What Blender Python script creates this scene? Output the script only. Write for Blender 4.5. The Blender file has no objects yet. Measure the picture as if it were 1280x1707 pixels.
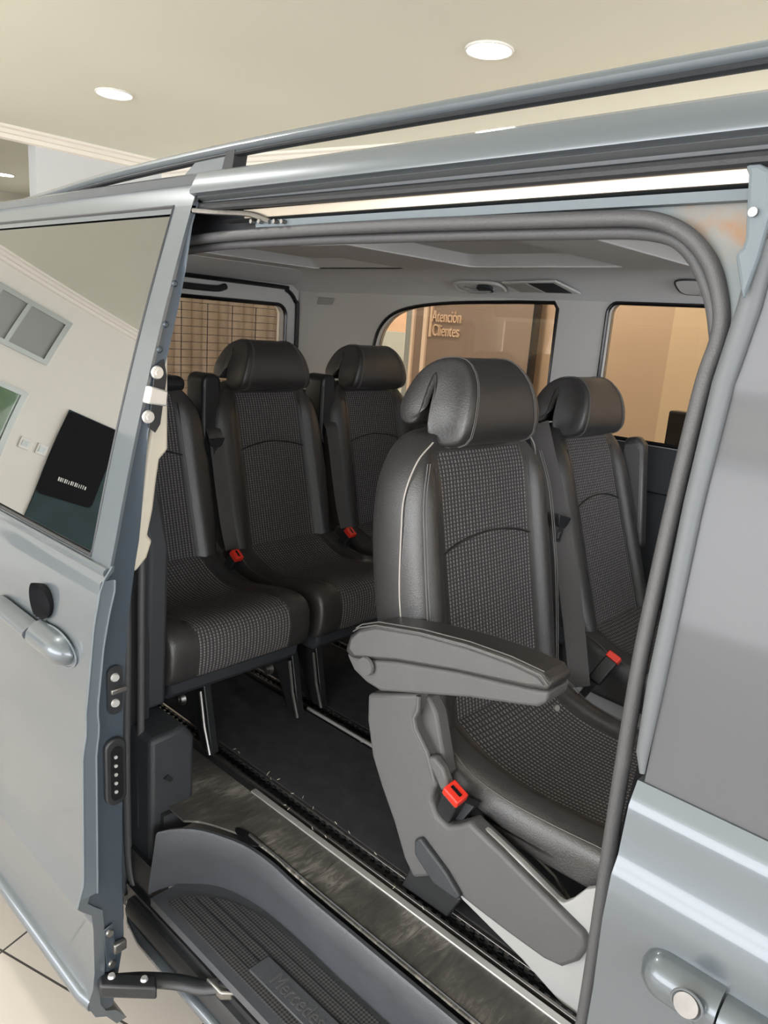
import bpy, bmesh, math, random
from mathutils import Vector, Matrix
random.seed(7)
S = bpy.context.scene
COL = S.collection
PI = math.pi

# ------------------------------------------------------------------ camera
CX, CY, FOC = 640.0, 853.5, 1246.17
AX = Vector((0.7248900, 0.2145779, -0.6545921))      # world x seen in camera (right, down, forward)
AY = Vector((0.6851328, -0.1257996, 0.7174730))
AZ = Vector((0.0716065, -0.9685715, -0.2382053))
EYE = Vector((0, 0, 1.65))
right = Vector((AX[0], AY[0], AZ[0])); down = Vector((AX[1], AY[1], AZ[1])); fwd = Vector((AX[2], AY[2], AZ[2]))
cam_data = bpy.data.cameras.new('camera'); cam = bpy.data.objects.new('camera', cam_data); COL.objects.link(cam)
m = Matrix((right, -down, -fwd)).transposed().to_4x4(); m.translation = EYE
cam.matrix_world = m
cam_data.sensor_fit = 'VERTICAL'; cam_data.sensor_height = 36.0; cam_data.lens = FOC / 1707.0 * 36.0
cam_data.clip_start = 0.02
S.camera = cam

def B(u, v, ax, val):
    """point on the plane <ax>=val seen at photo position (u, v): used to measure the van"""
    d = right * (u - CX) + down * (v - CY) + fwd * FOC
    i = 'xyz'.index(ax)
    return EYE + d * ((val - EYE[i]) / d[i])

# ------------------------------------------------------------------ world, lights, exposure
S.view_settings.view_transform = 'Standard'; S.view_settings.look = 'None'
S.view_settings.gamma = 1.0; S.view_settings.use_curve_mapping = False
S.view_settings.exposure = 0.78
W = bpy.data.worlds.new('world'); S.world = W; W.use_nodes = True
bg = W.node_tree.nodes['Background']; bg.inputs[0].default_value = (0.86, 0.92, 1.0, 1); bg.inputs[1].default_value = 3.0

def area(name, loc, rot, sx, sy, power, color=(1, 1, 1)):
    l = bpy.data.lights.new(name, 'AREA'); l.shape = 'RECTANGLE'; l.size = sx; l.size_y = sy
    l.energy = power; l.color = color
    o = bpy.data.objects.new(name, l); COL.objects.link(o); o.location = loc; o.rotation_euler = rot
    return o
# daylight entering by the open shop front behind the photographer
area('shopfront_daylight', (-1.6, -4.85, 1.75), (math.radians(114), 0, 0), 8.5, 2.3, 165, (1.0, 0.965, 0.93))
# daylight from the glazed side past the van's nose
area('side_daylight', (5.3, -1.0, 1.9), (math.radians(90), 0, math.radians(90)), 5.5, 2.0, 110, (0.97, 0.98, 1.0))

# ------------------------------------------------------------------ materials
MATS = {}
def new_mat(name):
    mt = bpy.data.materials.new(name); mt.use_nodes = True
    nt = mt.node_tree; b = nt.nodes['Principled BSDF']; MATS[name] = mt
    return mt, nt, b
def simple(name, col, rough=0.5, metal=0.0, spec=0.5, coat=0.0, bump=0.0, bscale=200.0, var=0.0, vscale=8.0, sheen=0.0):
    mt, nt, b = new_mat(name)
    b.inputs['Base Color'].default_value = (*col, 1); b.inputs['Roughness'].default_value = rough
    b.inputs['Metallic'].default_value = metal; b.inputs['Specular IOR Level'].default_value = spec
    b.inputs['Coat Weight'].default_value = coat; b.inputs['Coat Roughness'].default_value = 0.35 if 'leather' in name else 0.06
    if sheen: b.inputs['Sheen Weight'].default_value = sheen
    tc = nt.nodes.new('ShaderNodeTexCoord')
    if var:
        n = nt.nodes.new('ShaderNodeTexNoise'); n.inputs['Scale'].default_value = vscale; n.inputs['Detail'].default_value = 6
        nt.links.new(tc.outputs['Object'], n.inputs['Vector'])
        mx = nt.nodes.new('ShaderNodeMix'); mx.data_type = 'RGBA'
        mx.inputs[6].default_value = (*[c * (1 - var) for c in col], 1); mx.inputs[7].default_value = (*[min(1, c * (1 + var)) for c in col], 1)
        nt.links.new(n.outputs['Fac'], mx.inputs[0]); nt.links.new(mx.outputs[2], b.inputs['Base Color'])
    if bump:
        n2 = nt.nodes.new('ShaderNodeTexNoise'); n2.inputs['Scale'].default_value = bscale; n2.inputs['Detail'].default_value = 3
        nt.links.new(tc.outputs['Object'], n2.inputs['Vector'])
        bp = nt.nodes.new('ShaderNodeBump'); bp.inputs['Strength'].default_value = bump; bp.inputs['Distance'].default_value = 0.002
        nt.links.new(n2.outputs['Fac'], bp.inputs['Height']); nt.links.new(bp.outputs['Normal'], b.inputs['Normal'])
    return mt
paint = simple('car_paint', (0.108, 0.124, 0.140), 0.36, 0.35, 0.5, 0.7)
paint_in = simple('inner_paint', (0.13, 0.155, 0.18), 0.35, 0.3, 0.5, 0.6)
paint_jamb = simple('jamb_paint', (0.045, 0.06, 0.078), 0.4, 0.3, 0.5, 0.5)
pale_flange = simple('pale_flange', (0.13, 0.155, 0.172), 0.55, 0.0, 0.4, 0.0)
pillar_film = simple('pillar_film', (0.05, 0.05, 0.056), 0.45, 0.0, 0.6, 0.3)
pillar_cover = simple('pillar_cover', (0.11, 0.118, 0.125), 0.5, 0.0, 0.4, 0.0)
rubber = simple('rubber', (0.020, 0.021, 0.024), 0.45, 0, 0.5, bump=0.2, bscale=400)
seal_grey = simple('seal_grey', (0.070, 0.069, 0.072), 0.5, 0, 0.5, bump=0.3, bscale=500)
black_plastic = simple('black_plastic', (0.016, 0.017, 0.019), 0.42, 0, 0.5, bump=0.15, bscale=600)
dark_plastic = simple('dark_plastic', (0.035, 0.038, 0.044), 0.5, 0, 0.5, bump=0.35, bscale=500, var=0.15, vscale=30)
step_plastic = simple('step_plastic', (0.068, 0.072, 0.082), 0.42, 0, 0.5, bump=0.4, bscale=450, var=0.22, vscale=14)
seat_plastic = simple('seat_plastic', (0.095, 0.093, 0.094), 0.50, 0, 0.5, bump=0.35, bscale=700, var=0.06, vscale=20)
leather = simple('leather', (0.034, 0.032, 0.032), 0.38, 0, 0.7, 0.25, bump=0.45, bscale=420, var=0.1, vscale=60)
stitch = simple('stitch', (0.13, 0.125, 0.12), 0.6)
piping_m = simple('piping', (0.40, 0.37, 0.34), 0.45)
belt_m = simple('belt_webbing', (0.060, 0.056, 0.055), 0.55, 0, 0.4, bump=0.5, bscale=900)
chrome = simple('chrome', (0.75, 0.75, 0.76), 0.22, 1.0)
steel = simple('steel', (0.25, 0.24, 0.23), 0.35, 0.9, var=0.25, vscale=60)
alu = simple('aluminium_strip', (0.68, 0.67, 0.66), 0.32, 0.6, var=0.08, vscale=40)
red_m = simple('red_button', (0.75, 0.035, 0.02), 0.35)
rail_cream = simple('guide_rail', (0.42, 0.365, 0.30), 0.28, 0.55, var=0.12, vscale=9)
lightgrey = simple('light_grey_panel', (0.36, 0.36, 0.355), 0.5, var=0.04)
beige_trim = simple('beige_trim', (0.55, 0.50, 0.41), 0.6)
headliner_m = simple('headliner', (0.70, 0.70, 0.71), 0.9, 0, 0.2, bump=0.3, bscale=600)
headliner_l = simple('headliner_pad', (0.62, 0.62, 0.6), 0.9, 0, 0.2, bump=0.3, bscale=600)
trim_grey = simple('pillar_trim', (0.60, 0.59, 0.57), 0.7, 0, 0.3)
carpet_m = simple('carpet', (0.050, 0.048, 0.053), 0.95, 0, 0.2, bump=1.0, bscale=900, var=0.4, vscale=25)
lower_trim = simple('lower_trim', (0.030, 0.032, 0.036), 0.7)
darktyre = simple('tyre', (0.015, 0.015, 0.016), 0.7)
ceil_m = simple('ceiling_paint', (0.80, 0.81, 0.715), 0.9, 0, 0.2, var=0.015, vscale=1.5)
cornice_m = simple('cornice_paint', (0.86, 0.82, 0.74), 0.7)
wall_m = simple('white_wall', (0.80, 0.77, 0.71), 0.8, var=0.02, vscale=2)
greywall_m = simple('grey_wall', (0.62, 0.64, 0.66), 0.8)
tan_m = simple('tan_wall', (0.62, 0.45, 0.31), 0.7, var=0.03, vscale=2)
tan_lit = simple('lit_tan_wall', (0.78, 0.60, 0.40), 0.7, var=0.03, vscale=2)  # tan wall again, stronger light on the angled stretch put into its colour
brown_m = simple('brown_panel', (0.27, 0.20, 0.155), 0.35, 0, 0.5)
cream_m = simple('cream_frame', (0.85, 0.66, 0.50), 0.6)
letter_m = simple('tan_letters', (0.72, 0.52, 0.36), 0.5)
wframe_m = simple('window_frame_metal', (0.42, 0.45, 0.43), 0.4, 0.5)
white_plastic = simple('white_plastic', (0.75, 0.74, 0.70), 0.4)
black_gloss = simple('black_gloss', (0.008, 0.008, 0.009), 0.25)
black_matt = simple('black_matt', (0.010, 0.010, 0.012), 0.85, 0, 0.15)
teal_dark = simple('dark_teal_panel', (0.030, 0.055, 0.060), 0.6, 0, 0.2, var=.3, vscale=5)
brick_m = simple('orange_brick', (0.75, 0.40, 0.22), 0.8, var=0.3, vscale=12)
outwhite = simple('outside_white', (0.9, 0.88, 0.82), 0.8)
street_m = simple('street', (0.45, 0.45, 0.44), 0.9)
foliage_m = simple('hedge_green', (0.10, 0.17, 0.08), 0.9, var=0.5, vscale=9)
curtain_m = simple('brown_curtain', (0.30, 0.245, 0.20), 0.8, var=0.2, vscale=6)

def rust_mat():
    mt, nt, b = new_mat('stained_inner_panel')
    tc = nt.nodes.new('ShaderNodeTexCoord'); n = nt.nodes.new('ShaderNodeTexNoise'); n.inputs['Scale'].default_value = 14; n.inputs['Detail'].default_value = 8
    nt.links.new(tc.outputs['Object'], n.inputs['Vector'])
    r = nt.nodes.new('ShaderNodeValToRGB'); e = r.color_ramp.elements
    e[0].position = 0.46; e[0].color = (0.16, 0.18, 0.185, 1); e[1].position = 0.66; e[1].color = (0.24, 0.13, 0.065, 1)
    x = r.color_ramp.elements.new(0.56); x.color = (0.20, 0.185, 0.165, 1)
    nt.links.new(n.outputs['Fac'], r.inputs['Fac']); nt.links.new(r.outputs['Color'], b.inputs['Base Color'])
    b.inputs['Roughness'].default_value = 0.6
    return mt
rust = rust_mat()

def fabric_mat():
    """dark cloth woven with rows of short pale dashes (object space: rows across the seat)"""
    mt, nt, b = new_mat('dashed_seat_fabric')
    N = nt.nodes; L = nt.links
    uv = N.new('ShaderNodeUVMap'); uv.uv_map = 'UVMap'
    sep = N.new('ShaderNodeSeparateXYZ'); L.new(uv.outputs['UV'], sep.inputs[0])
    def math_(op, a, bb=None, c=None):
        n = N.new('ShaderNodeMath'); n.operation = op
        for i, v in enumerate((a, bb, c)):
            if v is None: continue
            if isinstance(v, (int, float)): n.inputs[i].default_value = v
            else: L.new(v, n.inputs[i])
        return n.outputs[0]
    cu = math_('MULTIPLY', sep.outputs[0], 1 / 0.0108)
    fu = math_('FRACT', cu); iu = math_('FLOOR', cu)
    odd = math_('MULTIPLY', math_('MODULO', math_('ABSOLUTE', iu), 2.0), 0.0)
    cv = math_('ADD', math_('MULTIPLY', sep.outputs[1], 1 / 0.0078), odd)
    fv = math_('FRACT', cv)
    inu = math_('LESS_THAN', math_('ABSOLUTE', math_('SUBTRACT', fu, 0.5)), 0.15)
    inv = math_('LESS_THAN', math_('ABSOLUTE', math_('SUBTRACT', fv, 0.5)), 0.34)
    dash = math_('MULTIPLY', inu, inv)
    wn = N.new('ShaderNodeTexNoise'); wn.inputs['Scale'].default_value = 90; wn.inputs['Detail'].default_value = 2
    L.new(uv.outputs['UV'], wn.inputs['Vector'])
    dv = math_('MULTIPLY', dash, math_('MULTIPLY_ADD', wn.outputs['Fac'], 1.4, 0.1))
    mx = N.new('ShaderNodeMix'); mx.data_type = 'RGBA'
    mx.inputs[6].default_value = (0.045, 0.043, 0.047, 1); mx.inputs[7].default_value = (0.30, 0.28, 0.265, 1)
    fu2 = math_('FRACT', math_('MULTIPLY', sep.outputs[0], 2 / 0.0108)); fine = math_('MULTIPLY', math_('GREATER_THAN', fu2, 0.45), math_('LESS_THAN', fv, 0.6))
    L.new(math_('MAXIMUM', dv, math_('MULTIPLY', fine, 0.13)), mx.inputs[0]); L.new(mx.outputs[2], b.inputs['Base Color'])
    b.inputs['Roughness'].default_value = 0.9; b.inputs['Specular IOR Level'].default_value = 0.2
    bp = N.new('ShaderNodeBump'); bp.inputs['Strength'].default_value = 0.5; bp.inputs['Distance'].default_value = 0.0015
    L.new(dash, bp.inputs['Height']); L.new(bp.outputs['Normal'], b.inputs['Normal'])
    return mt
fabric = fabric_mat()

def glass_mat(name, tint, ior=1.5, rough=0.0, extra=0.0):
    mt, nt, b = new_mat(name); N = nt.nodes; L = nt.links; N.remove(b)
    out = N['Material Output']; tr = N.new('ShaderNodeBsdfTransparent'); tr.inputs[0].default_value = (*tint, 1)
    gl = N.new('ShaderNodeBsdfGlossy'); gl.inputs['Roughness'].default_value = rough; gl.inputs[0].default_value = (1, 1, 1, 1)
    fr = N.new('ShaderNodeFresnel'); fr.inputs['IOR'].default_value = ior
    ad = N.new('ShaderNodeMath'); ad.operation = 'ADD'; ad.use_clamp = True; ad.inputs[1].default_value = extra
    L.new(fr.outputs[0], ad.inputs[0])
    mx = N.new('ShaderNodeMixShader'); L.new(ad.outputs[0], mx.inputs[0]); L.new(tr.outputs[0], mx.inputs[1]); L.new(gl.outputs[0], mx.inputs[2])
    L.new(mx.outputs[0], out.inputs['Surface'])
    return mt
glass_far = glass_mat('tinted_glass', (0.84, 0.79, 0.73), 1.35)
glass_door = glass_mat('privacy_glass', (0.05, 0.065, 0.065), 1.9, 0.0, 0.16)
glass_clear = glass_mat('clear_glass', (0.9, 0.93, 0.9), 1.45)

def emis(name, col, st):
    mt, nt, b = new_mat(name); b.inputs['Emission Color'].default_value = (*col, 1); b.inputs['Emission Strength'].default_value = st
    b.inputs['Base Color'].default_value = (0.8, 0.8, 0.8, 1)
    return mt
lamp_m = emis('lamp_glow', (0.93, 0.98, 1.0), 22)

def tile_mat():
    mt, nt, b = new_mat('floor_tiles'); N = nt.nodes; L = nt.links
    tc = N.new('ShaderNodeTexCoord'); mp = N.new('ShaderNodeMapping'); mp.inputs['Rotation'].default_value = (0, 0, math.radians(-17.5))
    L.new(tc.outputs['Object'], mp.inputs[0])
    br = N.new('ShaderNodeTexBrick'); br.offset = 0.0; br.squash = 1.0
    br.inputs['Scale'].default_value = 1.0; br.inputs['Brick Width'].default_value = 0.585; br.inputs['Row Height'].default_value = 0.585
    br.inputs['Mortar Size'].default_value = 0.003; br.inputs['Mortar Smooth'].default_value = 0.0
    br.inputs['Color1'].default_value = (0.60, 0.54, 0.48, 1); br.inputs['Color2'].default_value = (0.58, 0.52, 0.47, 1)
    br.inputs['Mortar'].default_value = (0.07, 0.065, 0.06, 1)
    # put one crossing of the joints where the photograph shows it
    c, s = math.cos(math.radians(-17.5)), math.sin(math.radians(-17.5)); px, py = -1.757, 0.575
    mp.inputs['Location'].default_value = (-(c * px - s * py), -(s * px + c * py), 0)
    L.new(mp.outputs[0], br.inputs['Vector']); L.new(br.outputs['Color'], b.inputs['Base Color'])
    b.inputs['Roughness'].default_value = 0.22
    return mt
tiles = tile_mat()

def mat_crosshatch():
    mt, nt, b = new_mat('hatched_rubber'); N = nt.nodes; L = nt.links
    tc = N.new('ShaderNodeTexCoord'); mp = N.new('ShaderNodeMapping'); mp.inputs['Rotation'].default_value = (0, 0, math.radians(45)); mp.inputs['Scale'].default_value = (200, 200, 200)
    L.new(tc.outputs['Object'], mp.inputs[0])
    ck = N.new('ShaderNodeTexChecker'); ck.inputs['Scale'].default_value = 1.0
    ck.inputs['Color1'].default_value = (0.090, 0.086, 0.087, 1); ck.inputs['Color2'].default_value = (0.018, 0.018, 0.020, 1)
    L.new(mp.outputs[0], ck.inputs['Vector']); L.new(ck.outputs['Color'], b.inputs['Base Color'])
    bp = N.new('ShaderNodeBump'); bp.inputs['Strength'].default_value = 0.6; bp.inputs['Distance'].default_value = 0.002
    L.new(ck.outputs['Fac'], bp.inputs['Height']); L.new(bp.outputs['Normal'], b.inputs['Normal'])
    b.inputs['Roughness'].default_value = 0.5
    return mt
hatched = mat_crosshatch()

def vinyl_mat():
    """scuffed dark vinyl with pale scratches"""
    mt, nt, b = new_mat('scuffed_vinyl'); N = nt.nodes; L = nt.links
    tc = N.new('ShaderNodeTexCoord'); mp = N.new('ShaderNodeMapping'); mp.inputs['Scale'].default_value = (26, 6.5, 10); mp.inputs['Rotation'].default_value = (0, 0, math.radians(14))
    L.new(tc.outputs['Object'], mp.inputs[0])
    n = N.new('ShaderNodeTexNoise'); n.inputs['Scale'].default_value = 2.2; n.inputs['Detail'].default_value = 9; n.inputs['Roughness'].default_value = 0.72; n.inputs['Distortion'].default_value = 0.8
    L.new(mp.outputs[0], n.inputs['Vector'])
    n2 = N.new('ShaderNodeTexNoise'); n2.inputs['Scale'].default_value = 7; n2.inputs['Detail'].default_value = 5; L.new(tc.outputs['Object'], n2.inputs['Vector'])
    mul = N.new('ShaderNodeMath'); mul.operation = 'MULTIPLY'; L.new(n.outputs['Fac'], mul.inputs[0]); L.new(n2.outputs['Fac'], mul.inputs[1])
    r = N.new('ShaderNodeValToRGB'); e = r.color_ramp.elements
    e[0].position = 0.15; e[0].color = (0.055, 0.053, 0.050, 1); e[1].position = 0.42; e[1].color = (0.33, 0.31, 0.28, 1)
    x = e.new(0.28); x.color = (0.10, 0.095, 0.085, 1)
    L.new(mul.outputs[0], r.inputs['Fac']); L.new(r.outputs['Color'], b.inputs['Base Color'])
    bp = N.new('ShaderNodeBump'); bp.inputs['Strength'].default_value = 0.7; bp.inputs['Distance'].default_value = 0.004
    L.new(n.outputs['Fac'], bp.inputs['Height']); L.new(bp.outputs['Normal'], b.inputs['Normal'])
    b.inputs['Roughness'].default_value = 0.32
    return mt
vinyl = vinyl_mat()

# ------------------------------------------------------------------ mesh helpers
def V(*a): return Vector(a)
def obj(name, bm, mat, parent=None, smooth=35, bevel=0.0, subsurf=0, segs=2, origin=None):
    """one mesh object; geometry given in world space is moved under its parent's base"""
    off = Vector((0, 0, 0))
    if origin is not None: off = Vector(origin)
    elif parent is not None and parent.get('_world'): off = Vector(parent['_base'])
    if off.length: bmesh.ops.translate(bm, verts=bm.verts, vec=-off)
    bmesh.ops.recalc_face_normals(bm, faces=bm.faces)
    ang = math.radians(smooth)
    for f in bm.faces: f.smooth = smooth > 0
    for e in bm.edges:
        if len(e.link_faces) == 2 and e.calc_face_angle(0) > ang and not subsurf: e.smooth = False
    me = bpy.data.meshes.new(name); bm.to_mesh(me); bm.free()
    for mm in (mat if isinstance(mat, (list, tuple)) else [mat]): me.materials.append(mm)
    o = bpy.data.objects.new(name, me); COL.objects.link(o)
    if parent is not None:
        o.parent = parent
        if parent.get('_world') is not None:
            o['_world'] = 1; o['_base'] = list(parent['_base'])
    elif origin is not None: o.location = origin
    if bevel:
        b = o.modifiers.new('bevel', 'BEVEL'); b.width = bevel; b.segments = segs; b.limit_method = 'ANGLE'; b.angle_limit = math.radians(40)
    if subsurf:
        s = o.modifiers.new('subsurf', 'SUBSURF'); s.levels = subsurf; s.render_levels = subsurf
    return o
def thing(name, label, cat, loc, group=None, rot=(0, 0, 0), scale=(1, 1, 1), world=False):
    o = bpy.data.objects.new(name, None); COL.objects.link(o); o.location = loc; o.rotation_euler = rot; o.scale = scale
    o.empty_display_size = 0.1; o['label'] = label; o['category'] = cat
    if group: o['group'] = group
    if world: o['_world'] = 1; o['_base'] = list(loc)
    return o
def tag(o, label, cat, group=None):
    o['label'] = label; o['category'] = cat
    if group: o['group'] = group
    return o
def struct(o): o['kind'] = 'structure'; return o

def box(bm, lo, hi, M=None):
    vs = [bm.verts.new((x, y, z)) for x in (lo[0], hi[0]) for y in (lo[1], hi[1]) for z in (lo[2], hi[2])]
    if M is not None:
        for v in vs: v.co = M @ v.co
    for f in ((0, 1, 3, 2), (4, 6, 7, 5), (0, 4, 5, 1), (2, 3, 7, 6), (0, 2, 6, 4), (1, 5, 7, 3)): bm.faces.new([vs[i] for i in f])
def nb(): return bmesh.new()
def bx(*boxes):
    bm = nb()
    for lo, hi in boxes: box(bm, lo, hi)
    return bm
def loft(bm, loops, closed=True, cap=True, mat_fn=None):
    rows = [[bm.verts.new(p) for p in l] for l in loops]
    n = len(rows[0])
    for i in range(len(rows) - 1):
        for j in range(n if closed else n - 1):
            k = (j + 1) % n
            f = bm.faces.new((rows[i][j], rows[i][k], rows[i + 1][k], rows[i + 1][j]))
            if mat_fn: f.material_index = mat_fn(i, j)
    if cap and closed:
        bm.faces.new(rows[0]); bm.faces.new(list(reversed(rows[-1])))
    return rows
def smoothpath(pts, n=6, closed=False):
    """Catmull-Rom through the points"""
    pts = [Vector(p) for p in pts]; out = []; N = len(pts)
    rng = range(N) if closed else range(N - 1)
    for i in rng:
        p1, p2 = pts[i], pts[(i + 1) % N]
        p0 = pts[i - 1] if (closed or i > 0) else p1 * 2 - p2
        p3 = pts[(i + 2) % N] if (closed or i + 2 < N) else p2 * 2 - p1
        for k in range(n):
            t = k / n
            out.append(0.5 * ((2 * p1) + (p2 - p0) * t + (2 * p0 - 5 * p1 + 4 * p2 - p3) * t * t + (3 * p1 - p0 - 3 * p2 + p3) * t ** 3))
    if not closed: out.append(pts[-1])
    return out
def tube(bm, pts, r, seg=10, r2=None, closed=False, up=None):
    """round (or oval: r along 'side', r2 along 'up') bar along a path"""
    pts = [Vector(p) for p in pts]; n = len(pts); loops = []
    upv = Vector(up) if up else Vector((0, 0, 1)); last = None
    for i, p in enumerate(pts):
        a = pts[i - 1] if (i > 0 or closed) else p; b_ = pts[(i + 1) % n] if (i < n - 1 or closed) else p
        t = (b_ - a).normalized()
        if up: s = t.cross(upv)
        elif last is None:
            s = t.cross(upv)
            if s.length < 0.1: s = t.cross(Vector((0, 1, 0)))
        else: s = last - t * last.dot(t)
        if s.length < 1e-6: s = t.orthogonal()
        s.normalize(); last = s; u_ = s.cross(t)
        rr = r[i] if isinstance(r, (list, tuple)) else r
        rb = (r2[i] if isinstance(r2, (list, tuple)) else r2) if r2 is not None else rr
        loops.append([p + s * math.cos(2 * PI * k / seg) * rr + u_ * math.sin(2 * PI * k / seg) * rb for k in range(seg)])
    if closed: loops.append(loops[0]); loft(bm, loops, cap=False); bmesh.ops.remove_doubles(bm, verts=bm.verts, dist=1e-6)
    else: loft(bm, loops)
def tb(pts, r, seg=10, **k):
    bm = nb(); tube(bm, pts, r, seg, **k); return bm
def prism(bm, outline, vec, holes=()):
    """outline (coplanar points) pushed along vec; holes are cut through"""
    vec = Vector(vec); edges = []; loops = []
    for l in (outline, *holes):
        vs = [bm.verts.new(p) for p in l]; loops.append(vs)
        for i in range(len(vs)): edges.append(bm.edges.new((vs[i], vs[(i + 1) % len(vs)])))
    if holes: fs = [g for g in bmesh.ops.triangle_fill(bm, use_beauty=True, edges=edges)['geom'] if isinstance(g, bmesh.types.BMFace)]
    else: fs = [bm.faces.new(loops[0])]
    r = bmesh.ops.extrude_face_region(bm, geom=fs)
    bmesh.ops.translate(bm, verts=[g for g in r['geom'] if isinstance(g, bmesh.types.BMVert)], vec=vec)
def pr(outline, vec, holes=()):
    bm = nb(); prism(bm, outline, vec, holes); return bm
def rrect(x0, x1, z0, z1, r, seg=6, corners=(1, 1, 1, 1)):
    """rounded rectangle, counter-clockwise from the lower left"""
    pts = []
    for (cx_, cz_, a0, c) in ((x0, z0, 180, corners[0]), (x1, z0, 270, corners[1]), (x1, z1, 0, corners[2]), (x0, z1, 90, corners[3])):
        rr = r * c
        sx = 1 if cx_ == x0 else -1; sz = 1 if cz_ == z0 else -1
        if rr <= 0: pts.append((cx_, cz_)); continue
        for k in range(seg + 1):
            a = math.radians(a0 + 90 * k / seg)
            pts.append((cx_ + sx * rr + math.cos(a) * rr, cz_ + sz * rr + math.sin(a) * rr))
    return pts
def disk(bm, c, n, r, depth, seg=24, r_end=None):
    n = Vector(n).normalized(); s = n.orthogonal().normalized(); t = n.cross(s); c = Vector(c)
    re = r if r_end is None else r_end
    loft(bm, [[c + (s * math.cos(2 * PI * k / seg) + t * math.sin(2 * PI * k / seg)) * q + n * d for k in range(seg)] for q, d in ((r, 0), (re, depth))])
def interp(tab, z):
    tab = sorted(tab)
    if z <= tab[0][0]: return tab[0][1]
    for (a, b_), (c, d) in zip(tab, tab[1:]):
        if z <= c: return b_ + (d - b_) * (z - a) / (c - a)
    return tab[-1][1]
def onsurf(u, v, f):
    """point seen at (u, v) on the ruled surface y = f(z)"""
    y = 0.7
    for _ in range(30):
        p = B(u, v, 'y', y); y = f(p.z)
    return B(u, v, 'y', y)
def text_mesh(txt, size, depth, name, mat, parent, M, align='LEFT', sx=1.0):
    cu = bpy.data.curves.new(name + '_curve', 'FONT'); cu.body = txt; cu.size = size; cu.extrude = depth; cu.align_x = align
    to = bpy.data.objects.new(name + '_curve', cu); COL.objects.link(to)
    dg = bpy.context.evaluated_depsgraph_get(); dg.update()
    me = bpy.data.meshes.new_from_object(to.evaluated_get(dg)); bpy.data.objects.remove(to); bpy.data.curves.remove(cu)
    bm = nb(); bm.from_mesh(me); bpy.data.meshes.remove(me)
    for v in bm.verts: v.co.x *= sx
    bmesh.ops.transform(bm, matrix=M, verts=bm.verts)
    return obj(name, bm, mat, parent, smooth=0)

# ================================================================== THE ROOM
bm = bx(((-11, -8, -0.05), (6, 10, 0))); struct(obj('floor', bm, tiles, smooth=0))
bm = bx(((-6.78, -5.0, 3.0), (5.6, 6.8, 3.1))); struct(obj('ceiling', bm, ceil_m, smooth=0))
# wall behind the van: grey part, an opening to a deeper room, white part with windows
WX = -6.78
wout = [(WX, -5.0, 0), (WX, 1.9, 0), (WX, 1.9, 3.02), (WX, -5.0, 3.02)]
def yz(l): return [(WX, y, z) for y, z in l]
w1 = rrect(-1.42, -0.72, 2.2, 2.72, 0)
w2 = rrect(-1.40, -0.55, 1.08, 1.86, 0)
struct(obj('wall_back', pr(wout, (-0.15, 0, 0), holes=(yz(w1), yz(w2))), wall_m, smooth=0))
struct(obj('wall_rear', bx(((WX - 0.15, 2.84, 0), (WX, 6.8, 3.02))), greywall_m, smooth=0))
bm = bx(((WX - 4, 1.8, 0), (WX - 3.9, 5, 3)), ((WX - 4, 4.4, 0), (WX, 4.5, 3)), ((WX - 4, 1.8, 0), (WX - .15, 1.9, 3)))
struct(obj('wall_annex', bm, wall_m, smooth=0))
struct(obj('ceiling_annex', bx(((WX - 4, 1.8, 3.0), (WX, 5, 3.05))), ceil_m, smooth=0))
# cornice
def cornice(name, a, b, n):
    a, b, n = Vector(a), Vector(b), Vector(n)
    prof = [(0.0, 0.0), (0.10, 0.0), (0.10, -0.02), (0.075, -0.03), (0.06, -0.055), (0.035, -0.06), (0.03, -0.09), (0.0, -0.10)]
    bm = nb(); loft(bm, [[p + n * q + Vector((0, 0, z)) for q, z in prof] for p in (a, b)])
    return struct(obj(name, bm, cornice_m, smooth=20))
cornice('trim_1', (WX, -5, 3.0), (WX, 4.0, 3.0), (1, 0, 0))
cornice('trim_2', (WX, 3.98, 3.0), (5.5, 6.57, 3.0), (0, -1, 0))
struct(obj('wall_far', pr([(WX, 4.0, 2.46), (5.6, 6.60, 2.46), (5.6, 6.7, 2.46), (WX, 4.1, 2.46)], (0, 0, .56)), cornice_m, smooth=0))
# windows of the back wall
def wall_window(name, r, split, glassmat):
    (y0, y1, z0, z1) = r
    fr = pr(yz(rrect(y0, y1, z0, z1, 0)), (0.03, 0, 0), holes=(yz(rrect(y0 + .05, y1 - .05, z0 + .05, z1 - .05, 0)),))
    if split:
        ym = (y0 + y1) / 2 + 0.05; box(fr, (WX + .002, ym - .02, z0 + .04), (WX + .028, ym + .02, z1 - .04))
    o = struct(obj(name, fr, wframe_m, smooth=0))
    g = obj('pane', bx(((WX + 0.005, y0 + .04, z0 + .04), (WX + 0.012, y1 - .04, z1 - .04))), glassmat, o, smooth=0)
    return o
frost = simple('frosted_pane', (0.30, 0.31, 0.30), 0.5)
wall_window('window_1', (-1.42, -0.72, 2.2, 2.72), True, frost)
wall_window('window_2', (-1.40, -0.55, 1.08, 1.86), True, glass_clear)
o = obj('hedge', bx(((WX - 1.6, -3, 0), (WX - 1.2, 0.4, 2.0))), foliage_m, smooth=0, bevel=0.1)
tag(o, 'green hedge standing outside the window of the white back wall', 'hedge')
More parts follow.
